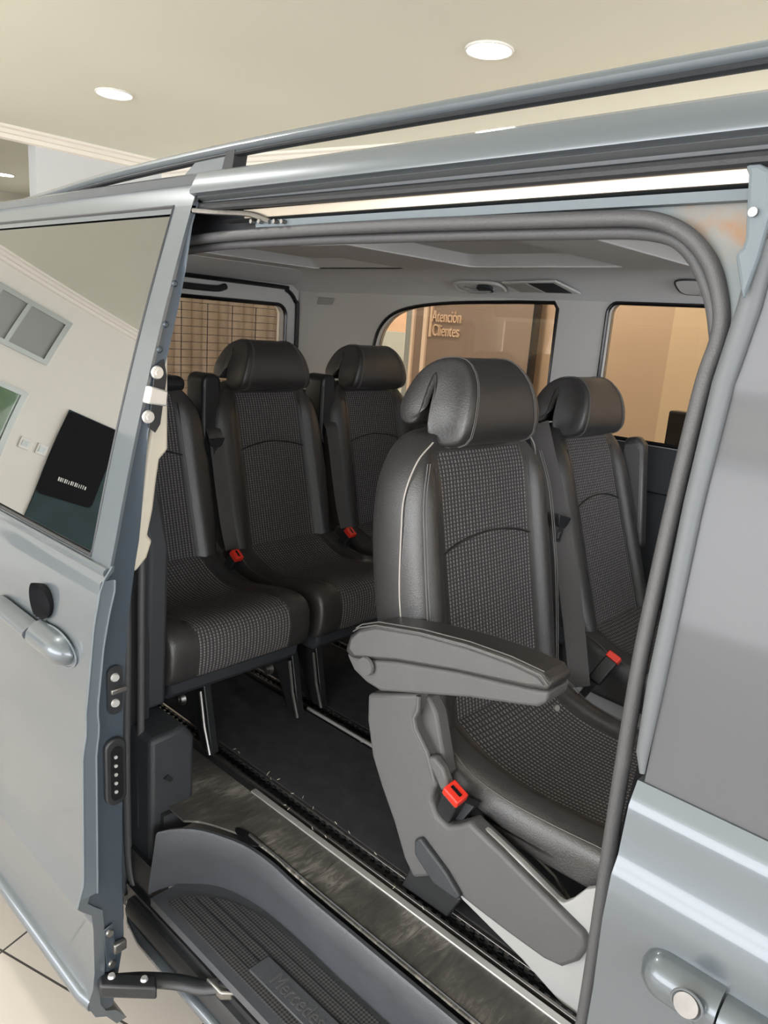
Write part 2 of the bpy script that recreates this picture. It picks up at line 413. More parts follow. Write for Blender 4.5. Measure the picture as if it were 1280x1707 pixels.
# wall beyond the van (left side), with glazed door bay and brown partition
FY = 4.4
struct(obj('wall_left', bx(((-3.80, FY, 0), (-1.86, FY + .1, 2.45)), ((-6.8, FY, 0), (-4.8, FY + .1, 2.45)), ((-4.8, FY, 2.35), (-3.80, FY + .1, 2.45))), tan_m, smooth=0))
bm = pr([(-1.86, FY, 0), (0.6, FY - 0.75, 0), (5.5, FY - 0.75, 0), (5.5, FY + .1, 0), (-1.86, FY + .1, 0)], (0, 0, 2.45))
struct(obj('wall_alcove', bm, tan_lit, smooth=0))
# bay opening to the outside light, left of the partition
fr = pr([(-4.8, FY, 0), (-3.8, FY, 0), (-3.8, FY, 2.35), (-4.8, FY, 2.35)], (0, 0.05, 0), holes=([(-4.74, FY, .06), (-3.93, FY, .06), (-3.93, FY, 2.3), (-4.74, FY, 2.3)],))
wnd = struct(obj('window_3', fr, wframe_m, smooth=0))
obj('pane', bx(((-4.75, FY + .01, .05), (-3.9, FY + .016, 2.31))), glass_clear, wnd, smooth=0)
tag(obj('neighbour_house', bx(((-9.2, 7.0, 0), (B(674, 570, 'y', 7).x, 7.3, B(660, 553, 'y', 7).z))), outwhite, smooth=0), 'white rendered house wall seen outside through the side glazing', 'building')
tag(obj('brick_building', bx(((-10.5, 8.5, 0), (-5.5, 8.9, 3.5))), brick_m, smooth=0), 'orange brick building standing farther off beyond the white house wall', 'building')
# partition with lettering
pt = thing('partition', 'brown office partition with pale edge strips and raised lettering', 'partition', (-3.1, 4.25, 0), world=True)
k = 4.25
def bk(u, v): return B(u, v, 'y', k)
xl, xr = bk(712, 560).x, bk(886, 560).x
obj('panel', bx(((xl, k, 0), (xr, k + .04, 2.35))), brown_m, pt, smooth=0)
obj('edge_strip', bx(((bk(706, 560).x, k - .02, 0), (xl, k + .05, 2.35))), cream_m, pt, smooth=0)
obj('edge_strip', bx(((bk(687, 560).x, k - .02, 0), (bk(691, 560).x, k + .05, 2.35))), cream_m, pt, smooth=0)
obj('post', bx(((bk(691, 560).x, k, 0), (bk(706, 560).x, k + .03, 2.35))), brown_m, pt, smooth=0)
obj('dark_edge', bx(((xr, k - .01, 0), (xr + .022, k + .05, 2.35))), black_gloss, pt, smooth=0)
obj('letter_bar', bx(((bk(716, 560).x, k - .015, bk(716, 561).z), (bk(719.5, 560).x, k, 2.05))), letter_m, pt, smooth=0)
for t_, vb, sx in (('Atención', 536, .62), ('Clientes', 559, .64)):
    p = bk(722, vb)
    Mx = Matrix.Translation(p + Vector((0, -.012, 0))) @ Matrix.Rotation(PI / 2, 4, 'X')
    text_mesh(t_, .115, .008, 'lettering', letter_m, pt, Mx, sx=sx)
# side wall with the lights switches and the dark panel seen mirrored in the door glass
for i, y in enumerate((-1.56, -1.72)):
    sk = thing('wall_socket', ('white wall socket nearer the window on the white back wall', 'white wall socket nearer the dark display panel on the back wall')[i], 'socket', (WX, y, 1.36), 'sockets on the white back wall', world=True)
    obj('plate', bx(((WX, y - .05, 1.30), (WX + .012, y + .05, 1.42))), white_plastic, sk, bevel=.004)
    obj('insert', bx(((WX + .012, y - .028, 1.33), (WX + .016, y + .028, 1.39))), wframe_m, sk, smooth=0)
dp = thing('display_panel', 'tall black display panel with small white marks on the white back wall', 'panel', (WX, -2.02, .95), world=True)
obj('teal_backing', bx(((WX + .002, -2.95, .30), (WX + .02, -1.80, 1.88))), teal_dark, dp, smooth=0)
obj('board', pr([(WX + .018, y, z) for y, z in rrect(-2.36, -1.80, .93, 1.87, .05)], (.012, 0, 0)), black_matt, dp, smooth=0)
bm = nb()
for i in range(14): box(bm, (WX + .032, -1.95 - i * .021, 1.10), (WX + .034, -1.95 - i * .021 - random.choice((.008, .013)), 1.145 - random.choice((0, .006))))
obj('white_marks', bm, white_plastic, dp, smooth=0)
# wall behind the photographer: shop front with a wide opening, and the wall past the van's nose
bm = pr([(-6.8, -5.0, 0), (5.6, -5.0, 0), (5.6, -5.0, 3.02), (-6.8, -5.0, 3.02)], (0, -.12, 0), holes=([(-6.0, -5.0, .55), (2.8, -5.0, .55), (2.8, -5.0, 2.9), (-6.0, -5.0, 2.9)],))
struct(obj('wall_front', bm, wall_m, smooth=0))
bm = pr([(5.5, -5.0, 0), (5.5, 4.5, 0), (5.5, 4.5, 3.02), (5.5, -5.0, 3.02)], (.1, 0, 0), holes=([(5.5, -3.8, .8), (5.5, 1.8, .8), (5.5, 1.8, 2.9), (5.5, -3.8, 2.9)],))
struct(obj('wall_right', bm, wall_m, smooth=0))
# recessed ceiling lamps
LG = 'round recessed ceiling lights'
for (x, y, lab) in ((-5.02, 2.62, 'recessed round ceiling light near the cornice, above the rear of the van'),
                    (-2.49, 3.24, 'recessed round ceiling light above the roof rail, the largest one'),
                    (-9.27, 3.52, 'recessed round ceiling light in the room beyond the grey wall'),
                    (-2.6, 0.2, 'recessed round ceiling light above the open sliding door'),
                    (-0.2, 1.2, 'recessed round ceiling light right above the van roof')):
    l = thing('ceiling_light', lab, 'ceiling light', (x, y, 3.0), LG, world=True)
    bm = nb(); tube(bm, [(x + .112 * math.cos(a * PI / 16), y + .112 * math.sin(a * PI / 16), 2.996) for a in range(32)], .008, 8, closed=True)
    obj('ring', bm, white_plastic, l)
    bm = nb(); disk(bm, (x, y, 2.999), (0, 0, -1), .105, .004, 32); obj('diffuser', bm, lamp_m, l)
    ld = bpy.data.lights.new('ceiling_light_bulb', 'SPOT'); ld.energy = 60; ld.spot_size = math.radians(150); ld.spot_blend = .6; ld.shadow_soft_size = .1; ld.color = (1, .97, .9)
    lo = bpy.data.objects.new('ceiling_light_bulb', ld); COL.objects.link(lo); lo.parent = l; lo.location = (0, 0, -.03)
#PART2
# ================================================================== THE VAN (its right side is y = 0.7 .. 0.8, nose towards +x)
van = thing('van', 'blue-grey metallic passenger van with its sliding side door slid open', 'van', (-1.2, 1.55, 0), world=True)
def vp(name, bm, mat, par=None, **k): return obj(name, bm, mat, par or van, **k)
def xz(pts, y): return [(x, y, z) for x, z in pts]

# --- side profile of the closed body: y as function of z
G = [(0.22, .775), (0.30, .735), (0.45, .715), (0.70, .712), (0.93, .715), (1.03, .708), (1.085, .712), (1.105, .722), (1.165, .728), (1.19, .742), (1.30, .753), (1.37, .760), (1.50, .775), (1.62, .797), (1.75, .80)]
def gy(z): return interp(G, z)

# --- roof: outer panel, side band, drip channel
XR0, XR1 = -2.95, 0.85
def sweepx(prof, x0, x1, close=True, cap=True, n=1):
    bm = nb(); loft(bm, [[(x0 + (x1 - x0) * i / n, y, z) for y, z in prof] for i in range(n + 1)], closed=close, cap=cap); return bm
top = [(.782, 1.885), (.80, 1.893), (.90, 1.912), (1.1, 1.932), (1.6, 1.945), (2.1, 1.932), (2.3, 1.912), (2.41, 1.885), (2.41, 1.875), (2.1, 1.92), (1.6, 1.933), (1.1, 1.92), (.86, 1.895), (.80, 1.86)]
vp('roof_panel', sweepx(top, XR0, XR1), paint)
band = [(.782, 1.886), (.7785, 1.884), (.764, 1.856), (.7645, 1.851), (.776, 1.847), (.80, 1.849), (.80, 1.875)]
vp('roof_side_band', sweepx(band, -1.205, 0.9), paint, smooth=50)
chan = [(.774, 1.846), (.790, 1.842), (.792, 1.836), (.80, 1.834), (.83, 1.84), (.83, 1.852), (.78, 1.852)]
vp('drip_channel', sweepx(chan, -1.205, .9), pillar_cover, smooth=30)
vp('roof_rubber_strip', tb([(x, .786, 1.831 + .002 * math.sin(x * 3)) for x in [-1.3 + i * .1 for i in range(21)]], .0075, 10), rubber)
vp('roof_rubber_lip', tb([(x, .790, 1.8285) for x in [-1.3 + i * .1 for i in range(21)]], .0035, 8), rubber)
# guide rail of the sliding door
gr = [(.795, 1.8235), (.797, 1.811), (.800, 1.8095), (.815, 1.8095), (.815, 1.8235)]
vp('guide_rail', sweepx(gr, -1.09, -.262), rail_cream, smooth=20)
vp('guide_rail_groove', sweepx([(.794, 1.8095), (.800, 1.8065), (.812, 1.8065), (.812, 1.8100)], -1.15, -.262), black_plastic)
vp('rail_lip', sweepx([(.796, 1.8055), (.798, 1.7955), (.82, 1.7955), (.82, 1.8055)], -1.06, -.262), pale_flange, smooth=20)
vp('header_panel', sweepx([(.832, 1.85), (.832, 1.785), (.85, 1.785), (.85, 1.85)], XR0, -.25), rubber)
# stained inner corner panel and the pale bracket above the pillar
cp = [(p.x, p.z) for p in (B(u, v, 'y', .812) for u, v in ((760, 352), (900, 338), (1250, 316), (1260, 400), (1244, 520), (1222, 600), (1196, 620), (1200, 560), (1202, 500), (1186, 440), (1146, 392), (1096, 372), (900, 368), (760, 372)))]
vp('corner_panel', pr(xz(cp, .812), (0, .012, 0)), rust, smooth=0)
bk_out = [B(u, v, 'y', .775) for u, v in ((1240, 274), (1246, 290), (1243, 345), (1241, 396), (1236, 412), (1224, 424), (1236, 500), (1262, 430), (1285, 350), (1285, 282), (1265, 272))]
vp('pillar_bracket', pr(bk_out, (0, .012, 0)), pale_flange, smooth=0, bevel=.004)
bm = nb(); disk(bm, B(1256, 354, 'y', .773), (0, -1, 0), .0045, .003, 12); vp('bracket_bolt', bm, steel)
# cable and roller of the upper arm
vp('upper_roller_arm', tb(smoothpath([B(322, 351, 'y', .77), B(360, 354, 'y', .785), B(415, 357, 'y', .79), B(450, 369, 'y', .795)], 5), .0045, 8), steel)
for u in (424, 437, 462, 475):
    bm = nb(); disk(bm, B(u, 370, 'y', .795), (0, -1, 0), .0035, .008, 8); vp('roller_bolt', bm, steel)

# --- roof rail with its feet
rp = smoothpath([(-2.35, .86, 1.845), (-2.15, .86, 1.893), (-1.92, .86, 1.911), (-1.63, .86, 1.929), (-1.2, .86, 1.942), (-.84, .86, 1.945), (-.3, .86, 1.945), (.6, .86, 1.945)], 6)
rr = vp('roof_rail', tb(rp, .017, 14, r2=.0115, up=(0, 0, 1)), paint)
vp('rail_underside', tb([p + Vector((0, -.004, -.0105)) for p in rp], .010, 10, r2=.005, up=(0, 0, 1)), rubber, rr)
ft = [(-1.38, 1.895), (-1.30, 1.938), (-1.20, 1.938), (-1.21, 1.895)]
fo = vp('rail_foot', pr(xz(ft, .848), (0, .024, 0)), paint, rr, bevel=.003)
vp('foot_pad', pr(xz([(-1.235, 1.894), (-1.215, 1.938), (-1.19, 1.938), (-1.20, 1.894)], .846), (0, .028, 0)), black_plastic, rr)

# --- front door (closed) with pillar film, window frame and handle
x0 = -.27
def strip_surface(zs, xf0, xf1, f, dy=.02, off=0):
    bm = nb(); loops = []
    for z in zs:
        a, b_ = xf0(z), xf1(z); y = f(z) + off
        loops.append([(a, y, z), (b_, y, z), (b_, y + dy, z), (a, y + dy, z)])
    loft(bm, loops); return bm
FT = sorted((p.z, p.x) for p in (onsurf(u, v, gy) for u, v in ((1279, 440), (1262, 520), (1217, 640), (1167, 839), (1127, 1032), (1103, 1140), (1073, 1301))))
fdoor = vp('front_door', strip_surface([.22, .30, .38, .45, .6, .7, .85, .93, .98, 1.03, 1.06, 1.085, 1.095, 1.105, 1.135, 1.155, 1.165, 1.175, 1.19], lambda z: -.272, lambda z: .75, gy, .05), paint, smooth=60)
vp('pillar_film', strip_surface([1.188 + i * .03 for i in range(23)], lambda z: interp(FT, z), lambda z: .06, gy, .02, .004), pillar_film, fdoor)
vp('front_door_glass', strip_surface([1.20 + i * .03 for i in range(22)], lambda z: .064, lambda z: .75, gy, .005, .006), glass_door, fdoor)
vp('glass_divider', tb([(.062, gy(z) + .003, z) for z in [1.195 + i * .03 for i in range(22)]], .004, 6), rubber, fdoor)
pe = [(gy(z) - .004, z) for z in [1.19 + i * .03 for i in range(22)]]
edge = [(-.272, gy(z) - .002, z) for z in [1.21 + i * .04 for i in range(15)]]
vp('door_frame_edge', tb([onsurf(u, v, gy) + Vector((0, .002, 0)) for u, v in ((1276, 400), (1262, 455), (1248, 510), (1204, 640), (1155, 839), (1115, 1032), (1092, 1140), (1070, 1255), (1069, 1290))],
   [.0115, .0115, .0115, .0110, .010, .0095, .0095, .007, .003], 12), pillar_cover, fdoor)
# handle: raised bar with key cap and lock cylinder
hz = 1.018
def bar(bm, x0, x1, zc, yf, hw, hd, taper0=True, taper1=False, zslope=0, n=14):
    loops = []
    for i in range(n + 1):
        t = i / n; x = x0 + (x1 - x0) * t
        s = 1.0
        if taper0: s = min(s, math.sqrt(max(0, 1 - (1 - min(1, t / .35)) ** 2)) * .98 + .02)
        if taper1: s = min(s, math.sqrt(max(0, 1 - (1 - min(1, (1 - t) / .35)) ** 2)) * .98 + .02)
        loops.append([(x, yf - hd * s * math.cos(a) if math.cos(a) > 0 else yf, zc + zslope * (x - x0) + hw * s * math.sin(a)) for a in [2 * PI * k / 16 for k in range(16)]])
    loft(bm, loops)
bm = nb(); bar(bm, -.223, -.138, 1.012, .712, .028, .030); hnd = vp('door_handle', bm, paint, fdoor, smooth=60)
bm = nb(); bar(bm, -.136, .05, 1.008, .712, .026, .030, False, True); vp('handle_bar', bm, paint, fdoor, smooth=60)
bm = nb(); disk(bm, B(1146, 1672, 'y', .677), (0, -1, .25), .0135, .006, 28, .012); vp('lock_cylinder', bm, steel, fdoor)
bm = nb(); tube(bm, [B(1146, 1672, 'y', .677) + Vector((.0150 * math.cos(a * PI / 14), -.002, .0150 * math.sin(a * PI / 14))) for a in range(28)], .0014, 6, closed=True); vp('lock_ring', bm, pillar_cover, fdoor)

# --- B pillar behind the door edge: seal carrier
pil = [(z, gy(z) + .02) for z in [.22 + i * .08 for i in range(20)]]
vp('middle_pillar', strip_surface([.22 + i * .07 for i in range(23)], lambda z: -.301, lambda z: -.20, lambda z: gy(z) + .078, .03), black_matt)
vp('pillar_inner_edge', strip_surface([.22 + i * .07 for i in range(22)], lambda z: -.284, lambda z: -.16, lambda z: gy(z) + .09, .08), trim_grey)

# --- door opening seal: two tubes round the opening
def PB(u, v, y): p = B(u, v, 'y', y); return (p.x, p.y, p.z)
sp = [(-.315, .785, .32), (-.308, .779, .60), PB(971, 1707, .774), PB(1018, 1400, .766), PB(1060, 1140, .764), PB(1088, 1000, .772), PB(1131, 806, .787), PB(1172, 640, .802), PB(1196, 570, .808), PB(1203, 521, .81), PB(1192, 460, .808), PB(1172, 420, .805), PB(1140, 388, .80), PB(1100, 370, .80), PB(1050, 364, .80), PB(960, 366, .80), PB(800, 371, .80), PB(640, 377, .80), PB(480, 386, .80), PB(340, 398, .80), (-1.42, .80, 1.765), (-1.50, .80, 1.71), (-1.515, .79, 1.60), (-1.47, .775, 1.42), (-1.42, .755, 1.20), (-1.402, .745, .95), (-1.405, .742, .70), (-1.405, .742, .50), (-1.40, .745, .38), (-1.37, .75, .322), (-1.30, .755, .300), (-1.0, .755, .292), (-.6, .757, .292), (-.36, .765, .295)]
vp('door_seal', tb(smoothpath(sp, 5, closed=True), .0088, 12, closed=True), seal_grey)
sp2 = [PB(1196, 575, .825), PB(1190, 520, .825), PB(1180, 480, .825), PB(1160, 435, .825), PB(1132, 404, .82), PB(1100, 392, .82), PB(1050, 387, .82), PB(960, 388, .82), PB(800, 391, .82), PB(640, 396, .82), PB(480, 402, .82), PB(340, 413, .82), (-1.44, .82, 1.745), (-1.49, .82, 1.69), (-1.50, .81, 1.60), (-1.45, .79, 1.42), (-1.395, .775, 1.20), (-1.38, .765, .95), (-1.38, .762, .5)]
vp('inner_seal', tb(smoothpath(sp2, 5), .0080, 12), seal_grey)

# --- rear pillar of the opening, body behind the open door
RP = [(.30, -1.412), (1.15, -1.415), (1.30, -1.45), (1.45, -1.485), (1.62, -1.525), (1.80, -1.54)]
vp('rear_pillar', strip_surface([.30 + i * .07 for i in range(22)], lambda z: -1.66, lambda z: interp(RP, z), lambda z: gy(z) + .03, .06), rubber)
vp('rear_side_panel', strip_surface([.30 + i * .07 for i in range(13)], lambda z: -2.95, lambda z: -1.412, lambda z: gy(z), .04), paint, smooth=60)
vp('rear_side_glass', bx(((-2.8, .79, 1.22), (-1.66, .80, 1.75))), glass_far, smooth=0)
vp('pillar_lining', pr([(-1.42, .80, .76), (-1.405, .80, 1.15), (-1.46, .80, 1.3), (-1.56, .80, 1.3), (-1.56, .80, .76)], (0, .05, 0)), lower_trim, bevel=.01)
# plastic box beside the step
wb = vp('step_side_box', pr([(-1.325, .755, .40), (-1.325, .868, .50), (-1.325, .868, .715), (-1.325, .845, .748), (-1.325, .755, .742)], (-.25, 0, 0)), dark_plastic, bevel=.012, segs=3)
bm = nb(); prism(bm, [B(u, v, 'x', -1.3245) for u, v in ((272, 1298), (279, 1291), (288, 1297), (284, 1304))], (.003, 0, 0)); vp('box_recess', bm, black_plastic, wb)

# --- sill, step well
tray_z = .38
vp('sill_outer', sweepx([(.718, .30), (.726, .322), (.742, .326), (.76, .26), (.745, .22), (.724, .245)], -1.375, 1.0), rubber, smooth=40)
vp('sill_skin', tb([(-1.39, .745, .30), (-1.36, .728, .272), (-1.30, .720, .262), (1.0, .720, .262)], .014, 12), paint)
vp('step_end', bx(((-1.47, .745, .26), (-1.306, .79, .44))), rubber)
vp('sill_gap', sweepx([(.735, .345), (.760, .345), (.765, .30), (.740, .30)], -1.40, 1.0), rubber)
# tray floor (scuffed edge) and mat
inner = smoothpath([(-1.285, .80, 0), (-1.22, .862, 0), (-1.12, .893, 0), (-1.0, .900, 0), (-.85, .897, 0), (-.6, .896, 0), (-.30, .896, 0)], 6)
inner = [(p.x, p.y) for p in inner]
base_o = [(-1.285, .732), (-.30, .732)] + list(reversed(inner))
vp('step_tray', pr([(x, y, tray_z) for x, y in base_o], (0, 0, -.02)), step_plastic, smooth=0)
topin = smoothpath([(-1.262, .790, 0), (-1.235, .815, 0), (-1.19, .838, 0), (-1.12, .862, 0), (-1.04, .868, 0), (-.95, .864, 0), (-.7, .863, 0), (-.30, .863, 0)], 6)
topin = [(p.x, p.y) for p in topin]
def resample(l, n):
    l = [Vector((*p, 0)) for p in l]; ds = [0]
    for a, b_ in zip(l, l[1:]): ds.append(ds[-1] + (b_ - a).length)
    out = []
    for i in range(n):
        s = ds[-1] * i / (n - 1); j = max(k for k in range(len(ds)) if ds[k] <= s + 1e-9); j = min(j, len(l) - 2)
        t = (s - ds[j]) / (ds[j + 1] - ds[j]); p = l[j].lerp(l[j + 1], min(1, t)); out.append((p.x, p.y))
    return out
A = resample(inner, 40); T = resample(topin, 40)
A = [(-1.300, .735), (-1.298, .76)] + A; T = [(-1.285, .745), (-1.278, .765)] + T
bm = nb()
rows = [[(x, y, tray_z - .002) for x, y in A], [(x, y, tray_z + .012) for x, y in A], [(a[0] * .5 + t[0] * .5, a[1] * .5 + t[1] * .5, .465) for a, t in zip(A, T)], [(x, y, .535) for x, y in T], [(x, y + .004, .541) for x, y in T], [(x, y + .012, .541) for x, y in T]]
loft(bm, rows, closed=False, cap=False)
vp('step_wall', bm, step_plastic, smooth=50)
# ribbed mat
matline = [(-1.245, .752), (-1.225, .80), (-1.17, .845), (-1.10, .872), (-1.0, .885), (-.85, .883), (-.30, .883), (-.30, .752)]
matpts = [(p.x, p.y) for p in smoothpath([(x, y, 0) for x, y in matline[:-1]], 5)] + [(-.30, .752)]
grooves = [.775, .801, .827, .853]
mat_o = vp('step_mat', pr([(x, y, tray_z) for x, y in matpts], (0, 0, .006)), hatched, smooth=0)
bm = nb()
for i, y in enumerate(grooves):
    xs = min(x for x, yy in matpts if yy >= y) if any(yy >= y for _, yy in matpts) else -1.1
    box(bm, (xs + .004, y - .0016, tray_z + .0058), (-.30, y + .0016, tray_z + .0068))
vp('mat_grooves', bm, black_plastic, mat_o, smooth=0)
bg_o = vp('name_badge', pr([(-.978, .772, tray_z + .0055), (-.45, .772, tray_z + .0055), (-.45, .823, tray_z + .0055), (-.978, .823, tray_z + .0055)], (0, 0, .004)), step_plastic, mat_o, bevel=.002)
# embossed word on the badge, reading along the sill
Mx = Matrix.Translation((-.930, .784, tray_z + .0095))
text_mesh('Mercedes', .046, .0012, 'badge_lettering', seat_plastic, bg_o, Mx, sx=.80)

# --- load floor
near_edge = [(x, y + .010) for x, y in topin if x > -1.262]
flo = [(-1.62, .80), (-1.30, .80)] + [(x, y) for x, y in near_edge] + [(-.30, .975), (-1.62, .975)]
vp('floor_vinyl', pr([(x, y, .555) for x, y in flo], (0, 0, .005)), vinyl, smooth=0)
vp('vinyl_seam', tb([(-1.13, .884, .5605), (-.9, .8800, .5605), (-.30, .8785, .5605)], .0022, 6), black_plastic)
bm = nb(); prism(bm, [(-1.125 + .040 * math.cos(a * PI / 10), .8705 + .013 * math.sin(a * PI / 10), .560) for a in range(20)], (0, 0, .0012)); sl = vp('step_notch', bm, black_gloss)
vp('notch_clip', tb([(-1.125, .878, .5625), (-1.08, .877, .5625)], .004, 8), steel, sl)
vp('sill_strip', bx(((-1.25, .974, .556), (.2, .989, .5635))), alu, bevel=.0015)
vp('floor_pan', bx(((-2.85, .90, .50), (.8, 2.42, .552)), ((-2.85, .78, .50), (-1.31, .90, .552)), ((-.30, .80, .50), (.8, .9, .552))), lower_trim)
rnd = random.Random(3)
def track(y, x0, x1):
    bm = nb()
    box(bm, (x0, y - .020, .552), (x1, y - .0135, .5635)); box(bm, (x0, y + .0135, .552), (x1, y + .020, .5635))
    t = vp('seat_track', bm, steel, bevel=.001)
    vp('track_groove', bx(((x0, y - .0135, .552), (x1, y + .0135, .556))), black_gloss, t)
    bm = nb(); x = x0
    while x < x1:
        box(bm, (x, y - .0135, .5585), (x + .010, y - .008, .5620)); box(bm, (x, y + .008, .5585), (x + .010, y + .0135, .5620)); x += .022
    vp('track_teeth', bm, black_plastic, t)
    return t
for y in (1.018, 1.365, 1.72, 2.07): track(y, -2.4, .3)
vp('track_edge_trim', tb([(-1.46, 1.335, .565), (.2, 1.335, .565)], .005, 8), alu)
for y0, y1 in ((1.040, 1.325), (1.387, 1.70), (1.742, 2.05), (2.092, 2.41)):
    vp('floor_carpet', bx(((-2.7, y0, .553), (.2, y1, .564))), carpet_m, bevel=.004)
bm = nb()
for i in range(26):
    x = rnd.uniform(-1.45, -.7); y = rnd.choice((1.04, 1.04, 1.327, .99)) + rnd.uniform(-.006, .006); a = rnd.uniform(0, PI)
    tube(bm, [(x, y, .566), (x +   .007 * math.cos(a), y + .007 * math.sin(a), .568)], .0008, 4)
vp('carpet_fluff', bm, beige_trim)['kind'] = 'stuff'

# --- left interior side, windows, headliner, tail
FYI = 2.40
def holep(pts, n=5): return pts
q_hole = [(-2.335, 1.36), (-1.435, 1.36), (-1.435, 1.76), (-1.45, 1.780)] + [(p.x, p.z) for p in smoothpath([(-1.6, 0, 1.778), (-1.9, 0, 1.766), (-2.10, 0, 1.745), (-2.22, 0, 1.712), (-2.29, 0, 1.655), (-2.32, 0, 1.58), (-2.335, 0, 1.46)], 4)]
m_hole = rrect(-1.243, -.34, 1.345, 1.787, .035)
d_hole = rrect(.0, .75, 1.30, 1.76, .05)
vp('left_side_wall', pr([(-2.88, FYI, .55), (.85, FYI, .55), (.85, FYI, 1.88), (-2.88, FYI, 1.88)], (0, .05, 0), holes=[[(x, FYI, z) for x, z in h] for h in (q_hole, m_hole, d_hole)]), trim_grey, smooth=0)
for h in (q_hole, m_hole, d_hole):
    cxm = sum(x for x, z in h) / len(h); czm = sum(z for x, z in h) / len(h)
    g = vp('side_window', pr([(x, FYI + .03, z) for x, z in h], (0, .005, 0)), glass_far, smooth=0)
    vp('window_rubber', tb([(x, FYI + .0, z) for x, z in h], .007, 8, closed=True), black_gloss, g)
vp('left_lower_trim', bx(((-2.84, 2.36, .56), (.8, 2.398, 1.20))), lower_trim, bevel=.02)
vp('left_sill_ledge', pr([(-2.84, 2.33, 1.20), (-2.84, 2.398, 1.34), (-2.84, 2.398, 1.18)], (3.6, 0, 0)), lower_trim, bevel=.006)
hz0 = 1.870
rec = [(-2.47, -1.95, 1.00, 2.17), (-1.62, -1.06, .98, 2.12), (-.86, -.30, .98, 2.10)]
holes = [[(x, y, hz0) for x, y in rrect(a, b_, c, d, .03)] for a, b_, c, d in rec]
flat = [(-2.84, .86, hz0), (.80, .86, hz0), (.80, 2.18, hz0), (-2.84, 2.18, hz0)]
bm = nb(); prism(bm, flat, (0, 0, .004), holes=holes)
for a, b_, c, d in rec:
    l0 = [(x, y, hz0 + .004) for x, y in rrect(a, b_, c, d, .03)]; l1 = [(x, y, hz0 + .036) for x, y in rrect(a + .03, b_ - .012, c + .02, d - .05, .03)]
    loft(bm, [l0, l1], cap=False); bm.faces.new([bm.verts.new(p) for p in l1])
hd = vp('headliner', bm, headliner_m, smooth=30)
cove = [(2.17, hz0), (2.22, 1.868), (2.27, 1.856), (2.33, 1.832), (2.375, 1.805), (2.402, 1.788), (2.42, 1.80), (2.42, 1.88), (2.17, 1.88)]
vp('ceiling_cove', sweepx(cove, -2.84, .80), headliner_m, hd, smooth=60)
vp('near_ceiling_edge', sweepx([(.835, 1.770), (.845, 1.775), (.87, 1.82), (.90, 1.860), (.93, hz0 + .004), (.87, 1.885), (.84, 1.84)], -2.84, -.20), headliner_m, hd, smooth=60)
vp('front_header', bx(((-.22, .84, 1.66), (-.14, 1.0, 1.87))), trim_grey, bevel=.02)
# grab handle and air outlet, both set in the cove
def covept(x, t): # t 0 = window side, 1 = fold
    a, b_ = Vector((x, 2.385, 1.797)), Vector((x, 2.235, 1.862)); return a.lerp(b_, t)
cn = Vector((0, -.40, -.92)).normalized()
def patch(x0, x1, t0, t1, r, up, sx=1):
    pts = []
    for px_, t in rrect(x0, x1, t0, t1, r): pts.append(covept(px_, t) + cn * up)
    return pts
def ovalpatch(x0, x1, t0, t1, up, n=28, e=.6):
    out = []
    for k in range(n):
        a = 2 * PI * k / n; c, s = math.cos(a), math.sin(a)
        out.append(covept((x0 + x1) / 2 + (x1 - x0) / 2 * math.copysign(abs(c) ** e, c), (t0 + t1) / 2 + (t1 - t0) / 2 * math.copysign(abs(s) ** e, s)) + cn * up)
    return out
gh = vp('grab_handle', tb(ovalpatch(-1.83, -1.615, .20, .68, .006), .006, 8, closed=True), trim_grey)
vp('handle_recess', pr(ovalpatch(-1.82, -1.625, .22, .66, .0015), cn * .003), headliner_m, gh)
vp('handle_grip', tb([covept(-1.79, .45) + cn * .010, covept(-1.755, .40) + cn * .018, covept(-1.69, .40) + cn * .018, covept(-1.655, .45) + cn * .010], .008, 8), lightgrey, gh)
vp('coat_hook', pr(ovalpatch(-1.72, -1.655, .36, .62, .010), cn * .010), dark_plastic, gh)
def bent(x0, x1, up): return [covept(x0, .22) + cn * up, covept(x1 - .02, .22) + cn * up, covept(x1, .40) + cn * up, covept(x1 - .055, .80) + cn * up, covept(x0 - .03, .66) + cn * up]
av = vp('reading_lamp_and_vent', pr([covept(-1.555, .28) + cn * .002, covept(-1.315, .28) + cn * .002, covept(-1.375, .80) + cn * .002, covept(-1.60, .70) + cn * .002], cn * .008), trim_grey, bevel=.003)
vp('lamp_lens', pr([covept(-1.548, .34) + cn * .0105, covept(-1.455, .34) + cn * .0105, covept(-1.50, .72) + cn * .0105, covept(-1.587, .66) + cn * .0105], cn * .001), lightgrey, av)
vp('vent_slot', pr([covept(-1.445, .34) + cn * .0105, covept(-1.345, .34) + cn * .0105, covept(-1.385, .74) + cn * .0105, covept(-1.488, .72) + cn * .0105], cn * .001), dark_plastic, av)
bm = nb(); prism(bm, ovalpatch(-.975, -.895, .30, .80, .001), cn * .002); sc = vp('screw_cover', bm, headliner_m)
vp('cover_clip', bx(((-.912, 2.31, 1.808), (-.898, 2.325, 1.828))), lightgrey, sc, bevel=.003)
vp('cover_shadow_gap', tb(ovalpatch(-.98, -.89, .28, .82, 0), .003, 6, closed=True), dark_plastic, sc)
